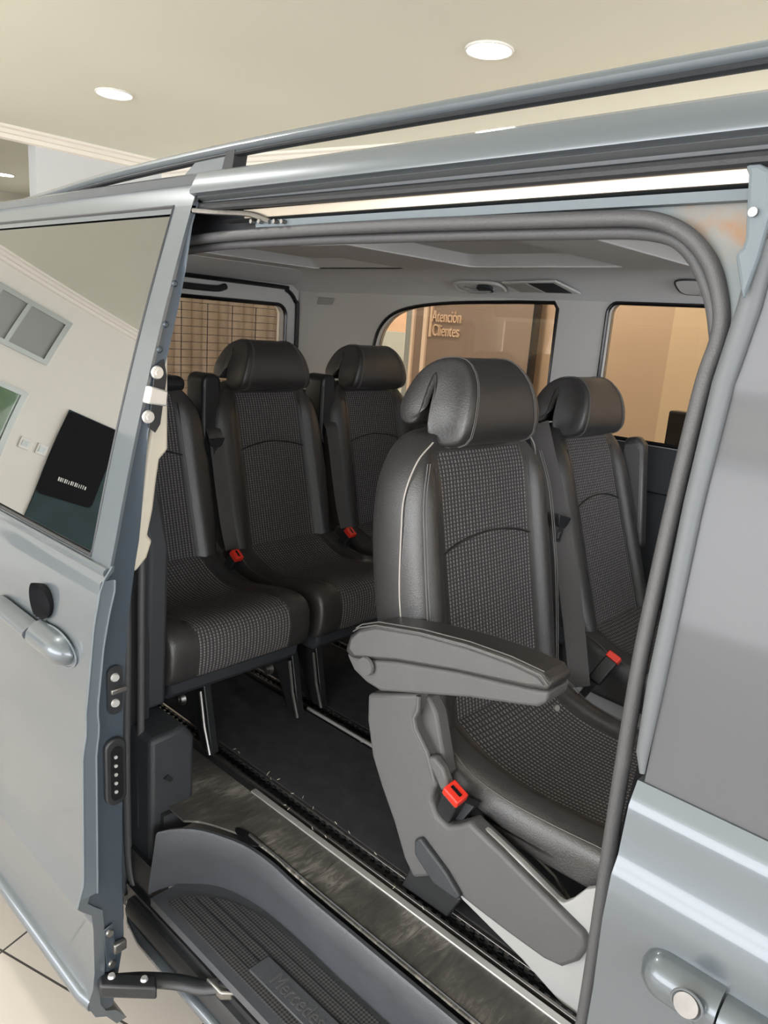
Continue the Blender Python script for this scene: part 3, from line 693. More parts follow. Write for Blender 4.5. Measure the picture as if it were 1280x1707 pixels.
# tail of the van with the rear window
TX = -2.84
r_hole = rrect(1.05, 2.325, 1.20, 1.722, .05)
vp('tailgate', pr([(TX, .80, .50), (TX, 2.42, .50), (TX, 2.42, 1.90), (TX, .80, 1.90)], (-.06, 0, 0), holes=[[(TX, y, z) for y, z in r_hole]]), trim_grey, smooth=0)
rg = vp('rear_window', pr([(TX - .04, y, z) for y, z in r_hole], (-.004, 0, 0)), glass_far, smooth=0)
vp('rear_window_rubber', tb([(TX, y, z) for y, z in r_hole], .009, 8, closed=True), black_gloss, rg)
bm = nb()
for i in range(15):
    z = 1.235 + i * .033; box(bm, (TX - .039, 1.08, z), (TX - .037, 2.30, z + .0022))
for y in (1.45, 1.62, 1.79, 1.92, 2.05, 2.18): box(bm, (TX - .039, y, 1.22), (TX - .037, y + .003, 1.70))
vp('defroster_wires', bm, black_plastic, rg)
tg = [(TX + .006, 2.385, .60), (TX + .006, 2.39, 1.2), (TX + .006, 2.39, 1.68), (TX + .006, 2.375, 1.745), (TX + .006, 2.32, 1.79), (TX + .006, 2.2, 1.802), (TX + .006, 1.0, 1.81)]
vp('tailgate_seal', tb(smoothpath(tg, 5), .010, 10), black_gloss)
vp('tail_header', pr([(TX, .86, 1.815), (TX + .02, .86, 1.815), (TX + .22, .86, 1.868), (TX + .22, .86, 1.875), (TX, .86, 1.875)], (0, 1.54, 0)), headliner_m)
hb = smoothpath([(TX + .02, 1.60, 1.775), (TX + .03, 1.66, 1.765), (TX + .03, 1.90, 1.762), (TX + .02, 1.97, 1.775)], 5)
vp('tail_latch_cover', tb(hb, .014, 10), black_plastic)
# rear corner between the tail and the quarter window: speaker-like hatch low relief
bm = nb(); prism(bm, [(-2.70, FYI - .002, 1.735), (-2.60, FYI - .002, 1.735), (-2.585, FYI - .002, 1.765), (-2.69, FYI - .002, 1.768)], (0, -.008, 0)); vp('corner_clip', bm, lightgrey, bevel=.003)
# dashboard-side bulk of the cabin in front (dark mass ahead of the side window)
vp('cabin_front_seat', pr(xz([(.32, .6), (.12, .62), (.02, 1.20), (.05, 1.24), (.16, 1.22), (.40, .95), (.70, .90), (.72, .6)], 1.75), (0, .5, 0)), leather, bevel=.05, segs=4)
vp('cabin_floor', bx(((.2, .9, .40), (1.3, 2.4, .56))), lower_trim)
vp('windscreen_base', bx(((.8, .78, .4), (1.6, 2.42, 1.12))), lower_trim, bevel=.05)

# --- underbody and wheels: seen low beside the open door
vp('underbody', bx(((-2.9, .93, .25), (1.2, 2.35, .50))), black_plastic)
def wheel(x, y):
    bm = nb(); tube(bm, [(x + .255 * math.cos(a * PI / 20), y, .32 + .255 * math.sin(a * PI / 20)) for a in range(40)], .062, 12, r2=.10, closed=True, up=(0, 1, 0))
    w = vp('wheel', bm, darktyre)
    bm = nb(); disk(bm, (x, y - .07, .32), (0, -1, 0), .19, .02, 32, .17); vp('rim', bm, steel, w)
wheel(-2.35, .86)

# ================================================================== the open sliding door (a part of the van with its own sub-parts)
F = [(0.20, .605), (.235, .583), (.25, .560), (.275, .549), (.30, .548), (.32, .556), (.36, .560), (.46, .560), (.498, .557), (.520, .536), (.530, .528), (.578, .542), (.62, .543), (.75, .545), (.85, .547), (.90, .556), (.925, .554), (1.02, .565), (1.104, .574), (1.15, .584), (1.177, .588), (1.195, .606)] + [(z_ / 100, .610 + .19 * (z_ / 100 - 1.205) + .10 * (z_ / 100 - 1.205) ** 2) for z_ in range(121, 186, 2)] + [(1.872, .790), (1.884, .802)]
def fy(z): return interp(F, z)
DX0, DX1 = -2.42, -1.2
zs_low = [z for z, _ in F if z < 1.2]
prof_out = [(fy(z), z) for z in zs_low] + [(fy(1.205), 1.205)]
body = [(y, z) for y, z in prof_out] + [(fy(1.205) + .006, 1.205)] + [(y + (.022 if z < 1.14 else .008), z) for y, z in reversed(prof_out[:-1])]
bm = nb(); loft(bm, [[(x, y, z) for y, z in body] for x in (DX0, -2.0, -1.75, -1.62, -1.5, -1.4, -1.3, DX1)])
# outer skin with the dished grip cut out
door = vp('sliding_door', bm, paint, smooth=40)
hc = B(62, 1002, 'y', .560)
cut = nb(); bmesh.ops.create_uvsphere(cut, u_segments=32, v_segments=20, radius=1, matrix=Matrix.Translation(hc + Vector((0, -.004, 0))) @ Matrix.Diagonal((.050, .040, .036, 1)))
bmesh.ops.translate(cut, verts=cut.verts, vec=-Vector(van['_base']))
cm = bpy.data.meshes.new('cut'); cut.to_mesh(cm); cut.free(); co = bpy.data.objects.new('cut', cm); COL.objects.link(co); co.location = van.location
md = door.modifiers.new('cut', 'BOOLEAN'); md.operation = 'DIFFERENCE'; md.object = co; md.solver = 'EXACT'
dg = bpy.context.evaluated_depsgraph_get(); dg.update()
nm = bpy.data.meshes.new_from_object(door.evaluated_get(dg)); door.modifiers.clear(); door.data = nm; bpy.data.objects.remove(co)
# the grip bowl: the inner half of the same shape
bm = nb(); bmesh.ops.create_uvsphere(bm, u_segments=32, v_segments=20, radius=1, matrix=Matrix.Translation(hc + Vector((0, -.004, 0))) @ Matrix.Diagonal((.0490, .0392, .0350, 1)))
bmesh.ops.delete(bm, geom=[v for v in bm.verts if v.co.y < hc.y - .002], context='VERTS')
vp('grip_bowl', bm, black_matt, door, smooth=60)  # shade of the hollow put into the colour, hence black
# window frame above the belt
def zr(a, b_, n): return [a + (b_ - a) * i / n for i in range(n + 1)]
pa, pb = onsurf(155, 915, fy), onsurf(290, 345, fy)
def xw(z): return pa.x + (pb.x - pa.x) * (z - pa.z) / (pb.z - pa.z)
zt_w = pb.z
bm = nb(); loops = []
for z in zr(1.2, zt_w, 12) : 
    y = fy(z); loops.append([(xw(z), y, z), (DX1 - .003, y, z), (DX1 - .003, y + .006, z), (xw(z), y + .006, z)])
loft(bm, loops)
loops = []
for z in [zt_w, 1.82, 1.84, 1.865, 1.884]:
    y = fy(z); loops.append([(DX0, y, z), (DX1 - .003, y, z), (DX1 - .003, y + .008, z), (DX0, y + .008, z)])
loft(bm, loops)
vp('window_surround', bm, paint, door, smooth=50)
loops = []
bm = nb()
for z in zr(1.203, zt_w + .004, 14):
    y = fy(z) + .004; loops.append([(DX0, y, z), (xw(z) + .004, y, z), (xw(z) + .004, y + .004, z), (DX0, y + .004, z)])
loft(bm, loops); vp('door_window', bm, glass_door, door, smooth=60)
vp('window_rubber', tb([(DX0, fy(1.206) - .001, 1.206), (xw(1.206), fy(1.206) - .001, 1.206)] + [(xw(z), fy(z) + .001, z) for z in zr(1.22, zt_w, 8)] + [(DX0, fy(zt_w) + .001, zt_w + .001)], .0035, 6), rubber, door)
wi = [(xw(z) - .085 - .02 * (zt_w - z), fy(z) + .012, z) for z in zr(1.24, zt_w - .10, 8)]
vp('window_blackout_edge', tb(smoothpath([(DX0, fy(1.235) + .012, 1.235), (wi[0][0] - .03, fy(1.235) + .012, 1.235)] + wi + [(wi[-1][0] - .03, fy(zt_w - .075) + .012, zt_w - .075), (DX0, fy(zt_w - .075) + .012, zt_w - .075)], 4), .0018, 6), trim_grey, door)
vp('door_top_gap', tb([(DX1 + .001, fy(z) - .0005, z) for z in (1.838, 1.85, 1.865, 1.884)], .0018, 6), rubber, door)
# belt moulding
vp('belt_moulding', tb([(DX0, fy(1.19) + .003, 1.192), (DX1 + -.004, fy(1.19) + .003, 1.192)], .009, 10), paint, door)
vp('lower_edge_roll', tb([(DX0, .555, .288), (DX1 - .03, .555, .288), (DX1 - .005, .562, .285)], .020, 12), paint, door)
# dark door front edge (jamb) from skin to inner frame
JI = [(.235, .592), (.30, .605), (.40, .622), (.58, .620), (.87, .626), (.98, .631), (1.08, .637), (1.19, .652), (1.25, .663), (1.44, .681), (1.484, .694), (1.588, .722), (1.704, .751), (1.801, .767), (1.84, .775)]
def jy(z): return interp(JI, z) + .002
HM = [(.54, .569), (.60, .570), (.85, .573), (.895, .580), (.934, .577), (1.056, .591), (1.114, .602), (1.164, .615), (1.188, .614)]
bm = nb(); loops = []
for z in zr(.25, 1.84, 40):
    a = fy(z) + .006; b_ = max(jy(z), a + .004)
    loops.append([(DX1 - .004, a, z), (DX1 - .004, (a + b_) / 2, z), (DX1 - .002, b_, z), (DX1 - .03, b_ + .008, z), (DX1 - .09, b_ + .012, z), (DX1 - .09, a, z)])
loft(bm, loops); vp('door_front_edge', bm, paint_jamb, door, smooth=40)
bm = nb(); loops = []
for z in zr(.545, 1.18, 30): loops.append([(DX1 - .002, fy(z), z), (DX1 + .001, fy(z), z), (DX1 + .001, interp(HM, z), z), (DX1 - .002, interp(HM, z), z)])
loft(bm, loops); vp('folded_skin_edge', bm, paint_in, door, smooth=30)
vp('hem_bead', tb([(DX1 + .002, interp(HM, z), z) for z in zr(.545, 1.18, 30)], .0022, 6), pale_flange, door)
vp('skin_bead', tb([(DX1 + .001, fy(z) + .001, z) for z in zr(.53, 1.205, 30)], .0018, 6), pale_flange, door)
def plate_x(pts, x, d): return pr([(x, y, z) for y, z in pts], (d, 0, 0))
# upper striker
st = vp('upper_striker', plate_x([(.694, 1.555), (.712, 1.57), (.718, 1.54), (.705, 1.455), (.695, 1.44), (.682, 1.45)], DX1 - .001, .003), black_plastic, door, bevel=.001)
vp('striker_block', pr([B(u, v, 'x', -1.18) for u, v in ((252, 644), (281, 652), (279, 678), (246, 673))], (-.02, 0, 0)), alu, st, bevel=.003)
for u, v in ((262, 621), (247, 695)):
    bm = nb(); c = B(u, v, 'x', -1.196); disk(bm, c, (1, 0, 0), .012, .004, 20, .010); disk(bm, c + Vector((.004, 0, 0)), (1, 0, 0), .006, .003, 6); vp('striker_bolt', bm, alu, st, smooth=30)
# middle striker
st = vp('middle_striker', pr([(DX1 - .001, y, z) for y, z in [(p[0] + .597, p[1] + .915) for p in rrect(0, .030, 0, .098, .014)]], (.003, 0, 0)), black_plastic, door)
for zc in (.990, .938):
    bm = nb(); disk(bm, (DX1 + .002, .6115, zc), (1, 0, 0), .0085, .004, 18, .007); vp('striker_bolt', bm, alu, st)
vp('striker_hook', bx(((DX1, .602, .958), (DX1 + .008, .634, .968))), steel, st, bevel=.002)
# electric contact block
cb = vp('contact_block', plate_x([(p[0] + .588, p[1] + .725) for p in rrect(0, .042, 0, .142, .02)], DX1 - .004, .012), black_plastic, door, bevel=.003)
vp('contact_face', plate_x([(p[0] + .597, p[1] + .738) for p in rrect(0, .024, 0, .112, .011)], DX1 + .008, .003), black_gloss, cb)
bm = nb()
for i in range(5): disk(bm, (DX1 + .011, .606, .757 + i * .0185), (1, 0, 0), .0034, .002, 10)
vp('contact_pins', bm, alu, cb)
# lower lock plate
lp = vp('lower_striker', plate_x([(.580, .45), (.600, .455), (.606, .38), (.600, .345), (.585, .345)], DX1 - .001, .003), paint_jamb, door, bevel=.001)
for zc, yc in ((.437, .592), (.360, .596)):
    bm = nb(); disk(bm, (DX1 + .002, yc, zc), (1, 0, 0), .0085, .004, 18, .007); vp('striker_bolt', bm, steel, lp)
vp('striker_hook', bx(((DX1, .597, .385), (DX1 + .012, .624, .408))), steel, lp, bevel=.003)
# embossed bumps on the upper jamb
bm = nb()
for u, v in ((291, 473), (276, 541), (266, 583)):
    c = B(u, v, 'x', DX1 - .002); disk(bm, c, (1, 0, 0), .006, .003, 14, .003)
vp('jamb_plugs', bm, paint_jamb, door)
# inner lining of the door seen past the edge
bt = [B(u, v, 'x', -1.235) for u, v in ((281, 575), (281, 750), (267, 766), (262, 800), (256, 850), (247, 893), (255, 901), (246, 930), (226, 955), (222, 940), (231, 890), (246, 760), (262, 660))]
vp('inner_lining', pr(bt, (-.08, 0, 0)), beige_trim, door, bevel=.006, segs=3)
# rubber on the inner edge (dark, low part)
vp('door_rubber', tb([(-1.24, jy(z) + .012, z) for z in zr(.30, 1.14, 14)], .008, 8), rubber, door)
# pull handle with fat end cap
bm = nb(); bar(bm, -1.62, -1.40, 1.030, .560, .017, .034, True, False, -.02); vp('pull_handle', bm, paint, door, smooth=60)
bm = nb(); bar(bm, -1.396, -1.262, 1.022, .564, .030, .034, False, True, .0, 18); vp('handle_cap', bm, paint, door, smooth=60)
vp('handle_gasket', tb([(-1.33 + .082 * math.cos(a * PI / 14), .5625, 1.020 + .034 * math.sin(a * PI / 14)) for a in range(28)], .002, 6, closed=True), paint_in, door)
# lower arm joining door and sill
arm = smoothpath([(-1.19, .590, .325), (-1.15, .64, .325), (-1.10, .69, .322), (-1.05, .715, .330), (-1.01, .745, .345), (-.98, .80, .35)], 5)
ar = vp('lower_roller_arm', tb(arm, .017, 12, r2=.012), black_plastic)
vp('arm_bracket', pr([(-1.215, .575, .343), (-1.13, .655, .343), (-1.10, .640, .343), (-1.18, .560, .343)], (0, 0, -.03)), black_plastic, ar, bevel=.005)
for p in ((-1.185, .588, .343), (-1.135, .632, .343)):
    bm = nb(); disk(bm, p, (0, 0, 1), .008, .005, 16, .006); vp('arm_bolt', bm, alu, ar)
vp('arm_roller', pr([(-1.05, .72, .352), (-1.0, .72, .352), (-.96, .76, .352), (-1.0, .78, .352)], (0, 0, -.02)), steel, ar, bevel=.004)
#PART3
# ================================================================== SEATS (local: origin on the floor under the seat/back joint, x forwards, y to the van's left)
ZJ = .33
def seat_uv(o, fmat_index=1):
    """cloth runs: u across the seat, v along its length (over the front edge or up the back)"""
    me = o.data; uvl = me.uv_layers.new(name='UVMap')
    for p in me.polygons:
        n = p.normal
        for li in p.loop_indices:
            co = me.vertices[me.loops[li].vertex_index].co
            uvl.data[li].uv = (co.y, co.z if abs(n.x) > .65 else (co.x * 1.0 + co.z * .35))
def backrest(seat, lean, H=.57, width=.235, wf=.150, dk=1.0, piping=False):
    zs = [(-.035, .205, .100), (-.01, .215, .125), (.04, .225, .135), (.12, .232, .140), (.22, .236, .140), (.32, .236, .136), (.40, .230, .130), (.46, .222, .122), (.50, .208, .112), (.535, .185, .098), (.56, .155, .080), (.575, .120, .055)]
    loops = []
    for s, w, d in zs:
        w *= width / .235; d *= dk; z = ZJ + s * H / .575; x0 = -lean * s * H / .575
        f = wf * (1 - .05 * max(0, s) / .57); f = min(f, w - .02)
        bl = .024 * min(1, max(.25, (.56 - s) / .1))
        x0 -= max(0, s - .50) * .25
        half = [(f * .5, 0.0), (f - .004, 0.0), (f + .012, bl * .55), (min(f + .035, w - .012), bl), (w - .006, bl * .35), (w, -.025), (w - .001, -d * .55), (w - .012, -d * .85), (w - .045, -d)]
        lp = [(x0 + .003, 0.0, z)] + [(x0 + dx, y, z) for y, dx in half] + [(x0 - d - .004, 0.0, z)] + [(x0 + dx, -y, z) for y, dx in reversed(half)]
        loops.append(lp)
    bm = nb()
    n = len(loops[0])
    def mf(i, j): return 1 if (j in (0, 1, n - 1, n - 2) and 0 < i < 9) else 0
    loft(bm, loops, mat_fn=mf)
    o = obj('backrest', bm, [leather, fabric], seat, subsurf=2); seat_uv(o)
    # seams
    def fx(z, extra=0): s = (z - ZJ) * .575 / H; return -lean * (z - ZJ) - max(0, s - .50) * .25 + extra
    arc = [(fx(.662 + .026 * (1 - (t * t)), .0015), t * wf * .95, .662 + .026 * (1 - t * t)) for t in [i / 8 - 1 for i in range(17)]]
    obj('arch_seam', tb(arc, .0028, 6), black_plastic, seat)
    for sg in (1, -1):
        e = [(fx(z, .004), sg * (wf * (1 - .05 * (z - ZJ) / .57) + .001), z) for z in [ZJ + .02 + i * .04 for i in range(13)]]
        obj('panel_seam', tb(e, .0022, 6), black_plastic, seat)
        w_ = width
        if not piping: continue
        pp = smoothpath([(-.050, sg * (w_ * .955), ZJ + .01), (-.070, sg * (w_ * .992), ZJ + .12), (-.098, sg * (w_ * 1.003), ZJ + .25), (-.110, sg * (w_ * .990), ZJ + .38), (-.118, sg * (w_ * .950), ZJ + .45), (-.112, sg * (w_ * .86), ZJ + .515), (-.108, sg * (w_ * .70), ZJ + .552)], 5)
        obj('side_piping', tb(pp, .0016, 6), piping_m, seat)
        for off in (.0, .008):
            ss = smoothpath([(.008 + off * .0, sg * (w_ * .925 - off), ZJ + .02), (-.012, sg * (w_ * .965 - off), ZJ + .12), (-.036, sg * (w_ * .978 - off), ZJ + .25), (-.062, sg * (w_ * .955 - off), ZJ + .38), (-.078, sg * (w_ * .92 - off), ZJ + .45), (-.094, sg * (w_ * .83 - off), ZJ + .515)], 5)
            ss = [p + Vector((.003, 0, 0)) for p in ss]
            obj('stitching', tb(ss, .0011, 5), stitch, seat)
    return o
HP = [(-.090, .872), (-.062, .895), (-.060, .950), (-.072, .998), (-.100, 1.032), (-.135, 1.044), (-.180, 1.038), (-.214, 1.012), (-.236, .965), (-.241, .925), (-.226, .903), (-.198, .903), (-.181, .925), (-.176, .990), (-.171, 1.016), (-.167, .990), (-.164, .920), (-.158, .885), (-.135, .868)]
def headrest(seat, lean, dz=0, w=.150):
    prof = smoothpath([(x, 0, z) for x, z in HP], 2, closed=True); cx_ = -.145; cz_ = .965
    st = [(-1, .80, .86), (-.985, .93, .95), (-.93, .99, .99), (-.80, 1, 1), (-.4, 1, 1), (0, 1, 1), (.4, 1, 1), (.80, 1, 1), (.93, .99, .99), (.985, .93, .95), (1, .80, .86)]
    def hw(z): return w * (1 - .30 * max(0, (z - .90) / .14) ** 1.5) if z > .90 else w
    def pt(p, t, s, sz):
        # shrink towards the middle line of the pad at the ends
        x = p.x; z = p.z
        mx_ = -.115 if x > -.17 else -.205; mz = .955 if x > -.17 else .965
        return Vector((mx_ + (x - mx_) * s, t * hw(z), mz + (z - mz) * sz + dz))
    bm = nb(); loft(bm, [[pt(p, t, s, sz) for p in prof] for t, s, sz in st])
    h = obj('headrest', bm, leather, seat, smooth=80, subsurf=1)
    for sg in (1, -1):
        for t in (.80, .84):
            k_ = [pt(p, sg * t, 1.012, 1.008) for p in smoothpath([(x, 0, z) for x, z in HP], 2, closed=True)]
            k_ = [q for q in k_ if q.x > -.17 or q.z > .99 + dz]
            obj('stitching', tb(k_, .0010, 5), stitch, h)
    for sg in (1, -1):
        obj('headrest_post', tb([(-.150, sg * .105, .80), (-.158, sg * .105, .95 + dz)], .0055, 10), chrome, seat)
        bm = nb(); disk(bm, (-.150, sg * .105, .885), (0, 0, 1), .014, .012, 16, .011); obj('post_sleeve', bm, black_plastic, seat)
    return h
def cushion(seat, zt=.0, w=.235, depth=.455, zb=0.0, fr=0.0):
    D = depth
    def prof(b, q, wr=0):
        return [(-.055, .200 + zt + zb * .6), (-.060, .300 + zt), (-.045, .350 + zt * 1 + b * .2), (-.005, .352 + zt + b * .2), (.045, .322 + zt + b * .7), (.10, .296 + zt + b), (.18, .282 + zt + b), (.28, .284 + zt + b * .9 + fr * .6), (D - .07, .296 + zt + b * .5 + fr), (D - .018, .288 + zt + b * .2 + fr), (D + .006, .262 + zt + fr * .8), (D + .004, .225 + zt + zb * .5), (D - .006, .190 + zt + zb), (D - .03, .175 + zt + zb), (.2, .170 + zt + zb), (0, .175 + zt + zb)]
    ys = [(-w, -.030, .92), (-w + .004, -.004, .99), (-w + .022, .016, 1), (-w + .055, .022, 1), (-.172, .012, 1), (-.163, 0, 1), (-.08, -.004, 1), (0, -.006, 1), (.08, -.004, 1), (.163, 0, 1), (.172, .012, 1), (w - .055, .022, 1), (w - .022, .016, 1), (w - .004, -.004, .99), (w, -.030, .92)]
    loops = []
    for y, b, q in ys: loops.append([(.2 + (x - .2) * q, y, .235 + zt + (z - .235 - zt) * (q if b < 0 and q < 1 else 1)) for x, z in prof(b, q)])
    def inner(l, q): return [(.2 + (x - .2) * (1 - (1 - q) * .35), y, .235 + zt + (z - .235 - zt) * q) for x, y, z in l]
    loops = [inner(loops[0], .2), inner(loops[0], .6)] + loops + [inner(loops[-1], .6), inner(loops[-1], .2)]
    bm = nb()
    def mf(i, j): return 1 if 7 <= i <= 10 and 1 <= j <= 11 else 0
    loft(bm, loops, mat_fn=mf)
    o = obj('seat_cushion', bm, [leather, fabric], seat, subsurf=2); seat_uv(o)
    for sg in (1, -1):
        for off in (0, .007):
            l = smoothpath([(.00, sg * (w - .010), .345 + zt), (.05, sg * (w - .010), .330 + zt), (.10, sg * (w - .010), .304 + zt), (.18, sg * (w - .009), .292 + zt), (.28, sg * (w - .010), .293 + zt), (D - .08, sg * (w - .012), .298 + zt), (D - .03, sg * (w - .018), .290 + zt)], 4)
            obj('stitching', tb([p + Vector((0, -sg * off * .6, -off * .4)) for p in l], .0011, 5), stitch, o)
    return o
def belt(name, seat, pts, wdt=.046, normal=(1, 0, 0), th=.0018):
    P_ = smoothpath(pts, 5); loops = []
    for i, p in enumerate(P_):
        a = P_[max(0, i - 1)]; b_ = P_[min(len(P_) - 1, i + 1)]; t = (b_ - a).normalized(); n = Vector(normal); n = (n - t * n.dot(t)).normalized(); s = t.cross(n)
        loops.append([p + s * wdt / 2 + n * th, p - s * wdt / 2 + n * th, p - s * wdt / 2 - n * th, p + s * wdt / 2 - n * th])
    bm = nb(); loft(bm, loops); return obj(name, bm, belt_m, seat, smooth=50)
def shoulder_guide(seat, sg, lean):
    bm = nb(); c = Vector((-lean * .53 - .085, sg * .190, ZJ + .555))
    bmesh.ops.create_uvsphere(bm, u_segments=20, v_segments=12, radius=1, matrix=Matrix.Translation(c) @ Matrix.Rotation(sg * math.radians(-20), 4, 'X') @ Matrix.Diagonal((.045, .040, .020, 1)))
    return obj('belt_guide', bm, black_plastic, seat)
def tongue(parent, c, sg=1, tilt=0):
    Mx = Matrix.Translation(c) @ Matrix.Rotation(math.radians(tilt), 4, 'X')
    pts = [(-.032, .012), (.032, .012), (.022, -.008), (.012, -.018), (-.012, -.018), (-.022, -.008)]
    bm = nb(); prism(bm, [Mx @ Vector((.006, y, z)) for y, z in pts], (.010, 0, 0)); t = obj('belt_tongue', bm, black_plastic, parent, bevel=.002)
    fr = [(-.013, -.018), (.013, -.018), (.013, -.052), (-.013, -.052)]; ho = [(-.007, -.028), (.007, -.028), (.007, -.044), (-.007, -.044)]
    bm = nb(); prism(bm, [Mx @ Vector((.010, y, z)) for y, z in fr], (.003, 0, 0), holes=[[Mx @ Vector((.010, y, z)) for y, z in ho]]); obj('metal_plate', bm, chrome, t, smooth=0)
def buckle(seat, c, rot):
    Mx = Matrix.Translation(c) @ rot
    bm = nb(); box(bm, (-.018, -.014, -.062), (.018, .014, .018), Mx); b_ = obj('belt_buckle', bm, black_plastic, seat, bevel=.004)
    bm = nb(); box(bm, (-.019, -.015, .016), (.019, .015, .036), Mx); r_ = obj('release_button', bm, red_m, b_, bevel=.003)
    bm = nb(); box(bm, (-.012, -.003, .034), (.012, .003, .0375), Mx); obj('button_slot', bm, black_gloss, b_)
    bm = nb(); box(bm, (-.010, -.004, -.12), (.010, .004, -.055), Mx); obj('buckle_stalk', bm, black_plastic, b_)
    return b_
def armrest_up(seat, sg, lean):
    pts = [(-.10, ZJ + .14), (-.055, ZJ + .16), (-.10, ZJ + .50), (-.125, ZJ + .525), (-.165, ZJ + .515), (-.170, ZJ + .46), (-.155, ZJ + .16)]
    y = sg * .275
    a = obj('armrest', pr([(x, y - .026, z) for x, z in pts], (0, .052, 0)), leather, seat, bevel=.014, segs=4)
    obj('armrest_side_plate', pr([(x * .9 - .012, y - .030, ZJ + (z - ZJ) * .96) for x, z in pts], (0, .008, 0)), seat_plastic, a, bevel=.003)
    return a

GS = 'passenger seats inside the van'
# ---------- near middle seat
NB = Vector((-.80, 1.292, .56))
near = thing('passenger_seat', 'nearest van seat, with its grey padded armrest lowered towards the open door', 'seat', tuple(NB), GS)
backrest(near, .21, .57, .2435, .168, 1.12, True)
headrest(near, .21, w=.136).location.y = .000
cushion(near, zt=-.020, zb=.045)
shoulder_guide(near, 1, .21)
def L(u, v, ax, val): return B(u, v, ax, val) - NB
bl = belt('seat_belt', near, [L(896, 706, 'y', 1.53), L(908, 760, 'y', 1.56), L(928, 850, 'y', 1.58), L(945, 950, 'y', 1.59), L(957, 1050, 'y', 1.60), L(966, 1145, 'y', 1.60)], .052, (.72, -.69, 0))
tongue(bl, L(931, 866, 'y', 1.562), tilt=-16)
yp = 1.030 - NB.y
def side(uv, y=1.03): return [L(u, v, 'y', y) for u, v in uv]
so = [(612, 1157), (611, 1200), (619, 1260), (634, 1310), (655, 1370), (672, 1430), (688, 1465), (720, 1462), (760, 1490), (800, 1522), (850, 1560), (905, 1600), (935, 1614), (962, 1605), (978, 1582), (972, 1560), (930, 1518), (880, 1468), (830, 1418), (790, 1380), (782, 1370), (764, 1376), (745, 1378), (728, 1362), (718, 1335), (722, 1318), (728, 1312), (722, 1290), (712, 1255), (692, 1215), (688, 1195), (697, 1180), (698, 1157)]
sp_ = obj('side_cover', pr(side(so, 1.003), (0, .040, 0)), seat_plastic, near, bevel=.008, segs=3)
obj('cover_ridge', tb(side([(698, 1160), (697, 1182), (690, 1196), (693, 1215), (712, 1254), (724, 1300)], 1.003), .005, 8), seat_plastic, sp_)
so2 = [(700, 1160), (713, 1160), (727, 1190), (737, 1250), (744, 1296), (730, 1300), (718, 1262), (700, 1222), (693, 1200), (702, 1183)]
obj('belt_side_cover', pr(side(so2, 1.025), (0, .035, 0)), seat_plastic, near, bevel=.006)
so3 = [(708, 1262), (722, 1262), (738, 1282), (748, 1315), (735, 1320), (722, 1290)]
obj('recline_lever', pr(side(so3, 1.000), (0, .02, 0)), seat_plastic, near, bevel=.005)
lev = [(690, 1400), (700, 1398), (742, 1455), (766, 1496), (760, 1501), (722, 1474), (690, 1425)]
obj('slide_lever', pr(side(lev, .991), (0, .014, 0)), dark_plastic, near, bevel=.004)
pb = [(690, 1432), (668, 1476), (745, 1530), (768, 1500), (730, 1470)]
obj('foot_bracket', pr(side(pb, 1.012), (0, .02, 0)), black_plastic, near, bevel=.004)
gp = [(755, 1485), (790, 1370), (812, 1386), (870, 1440), (928, 1500), (938, 1506), (953, 1500), (976, 1483), (996, 1480), (1060, 1500), (1060, 1760), (1010, 1760), (950, 1690), (870, 1600), (800, 1530)]
obj('pedestal_plate', pr(side(gp, 1.018), (0, .014, 0)), lightgrey, near, smooth=0, bevel=.003)
obj('pedestal_plate', pr([(p.x, p.y + .46, p.z) for p in side(gp, 1.018)], (0, .02, 0)), lightgrey, near, smooth=0)
obj('seat_spring_strap', tb(side([(850, 1395), (890, 1425), (925, 1460), (948, 1500)], 1.085), .0045, 6), steel, near)
Rb = Matrix.Rotation(math.radians(24), 4, 'Y') @ Matrix.Rotation(math.radians(18), 4, 'X')
buckle(near, L(754, 1334, 'y', 1.008) + Vector((0, 0, 0)), Rb)
obj('buckle_pocket', pr(side([(722, 1330), (735, 1318), (790, 1345), (765, 1374), (745, 1378), (728, 1362)], 1.030), (0, .02, 0)), dark_plastic, near, smooth=0)
bm = nb(); disk(bm, L(927, 1180, 'y', 1.38), (1, -.4, .4), .009, .004, 18, .007); obj('upholstery_button', bm, steel, near)
# lowered armrest: padded top, hard shell under it, round pivot cap
ya = .985
def arm_pts(uv): return [L(u, v, 'y', ya) for u, v in uv]
pad = [(600, 1046), (628, 1040), (700, 1052), (780, 1073), (850, 1097), (905, 1122), (917, 1140), (914, 1153), (880, 1148), (760, 1120), (660, 1103), (585, 1098), (574, 1085), (582, 1060)]
shell = [(575, 1090), (600, 1100), (660, 1104), (760, 1121), (880, 1149), (913, 1154), (910, 1172), (895, 1180), (860, 1176), (780, 1164), (700, 1158), (632, 1153), (608, 1138), (588, 1118)]
a = obj('armrest', pr(arm_pts(pad), (0, .070, 0)), leather, near, bevel=.013, segs=4)
obj('armrest_shell', pr([p + Vector((0, .002, 0)) for p in arm_pts(shell)], (0, .066, 0)), seat_plastic, a, bevel=.006, segs=3)
obj('armrest_side_panel', pr([p + Vector((0, -.0035, 0)) for p in arm_pts([(600, 1052), (628, 1047), (700, 1059), (780, 1081), (850, 1106), (897, 1129), (908, 1143), (880, 1141), (760, 1115), (660, 1098), (592, 1093), (583, 1080), (586, 1064)])], (0, .012, 0)), seat_plastic, a, bevel=.003)
for dv in (0, 4):
    obj('stitching', tb([p + Vector((0, -.002 + dv * .002, 0)) for p in arm_pts([(590, 1052 - dv), (600, 1046 - dv), (628, 1042 - dv), (700, 1054 - dv), (780, 1075 - dv), (850, 1100 - dv), (903, 1125 - dv), (914, 1142)])], .0012, 5), stitch, a)
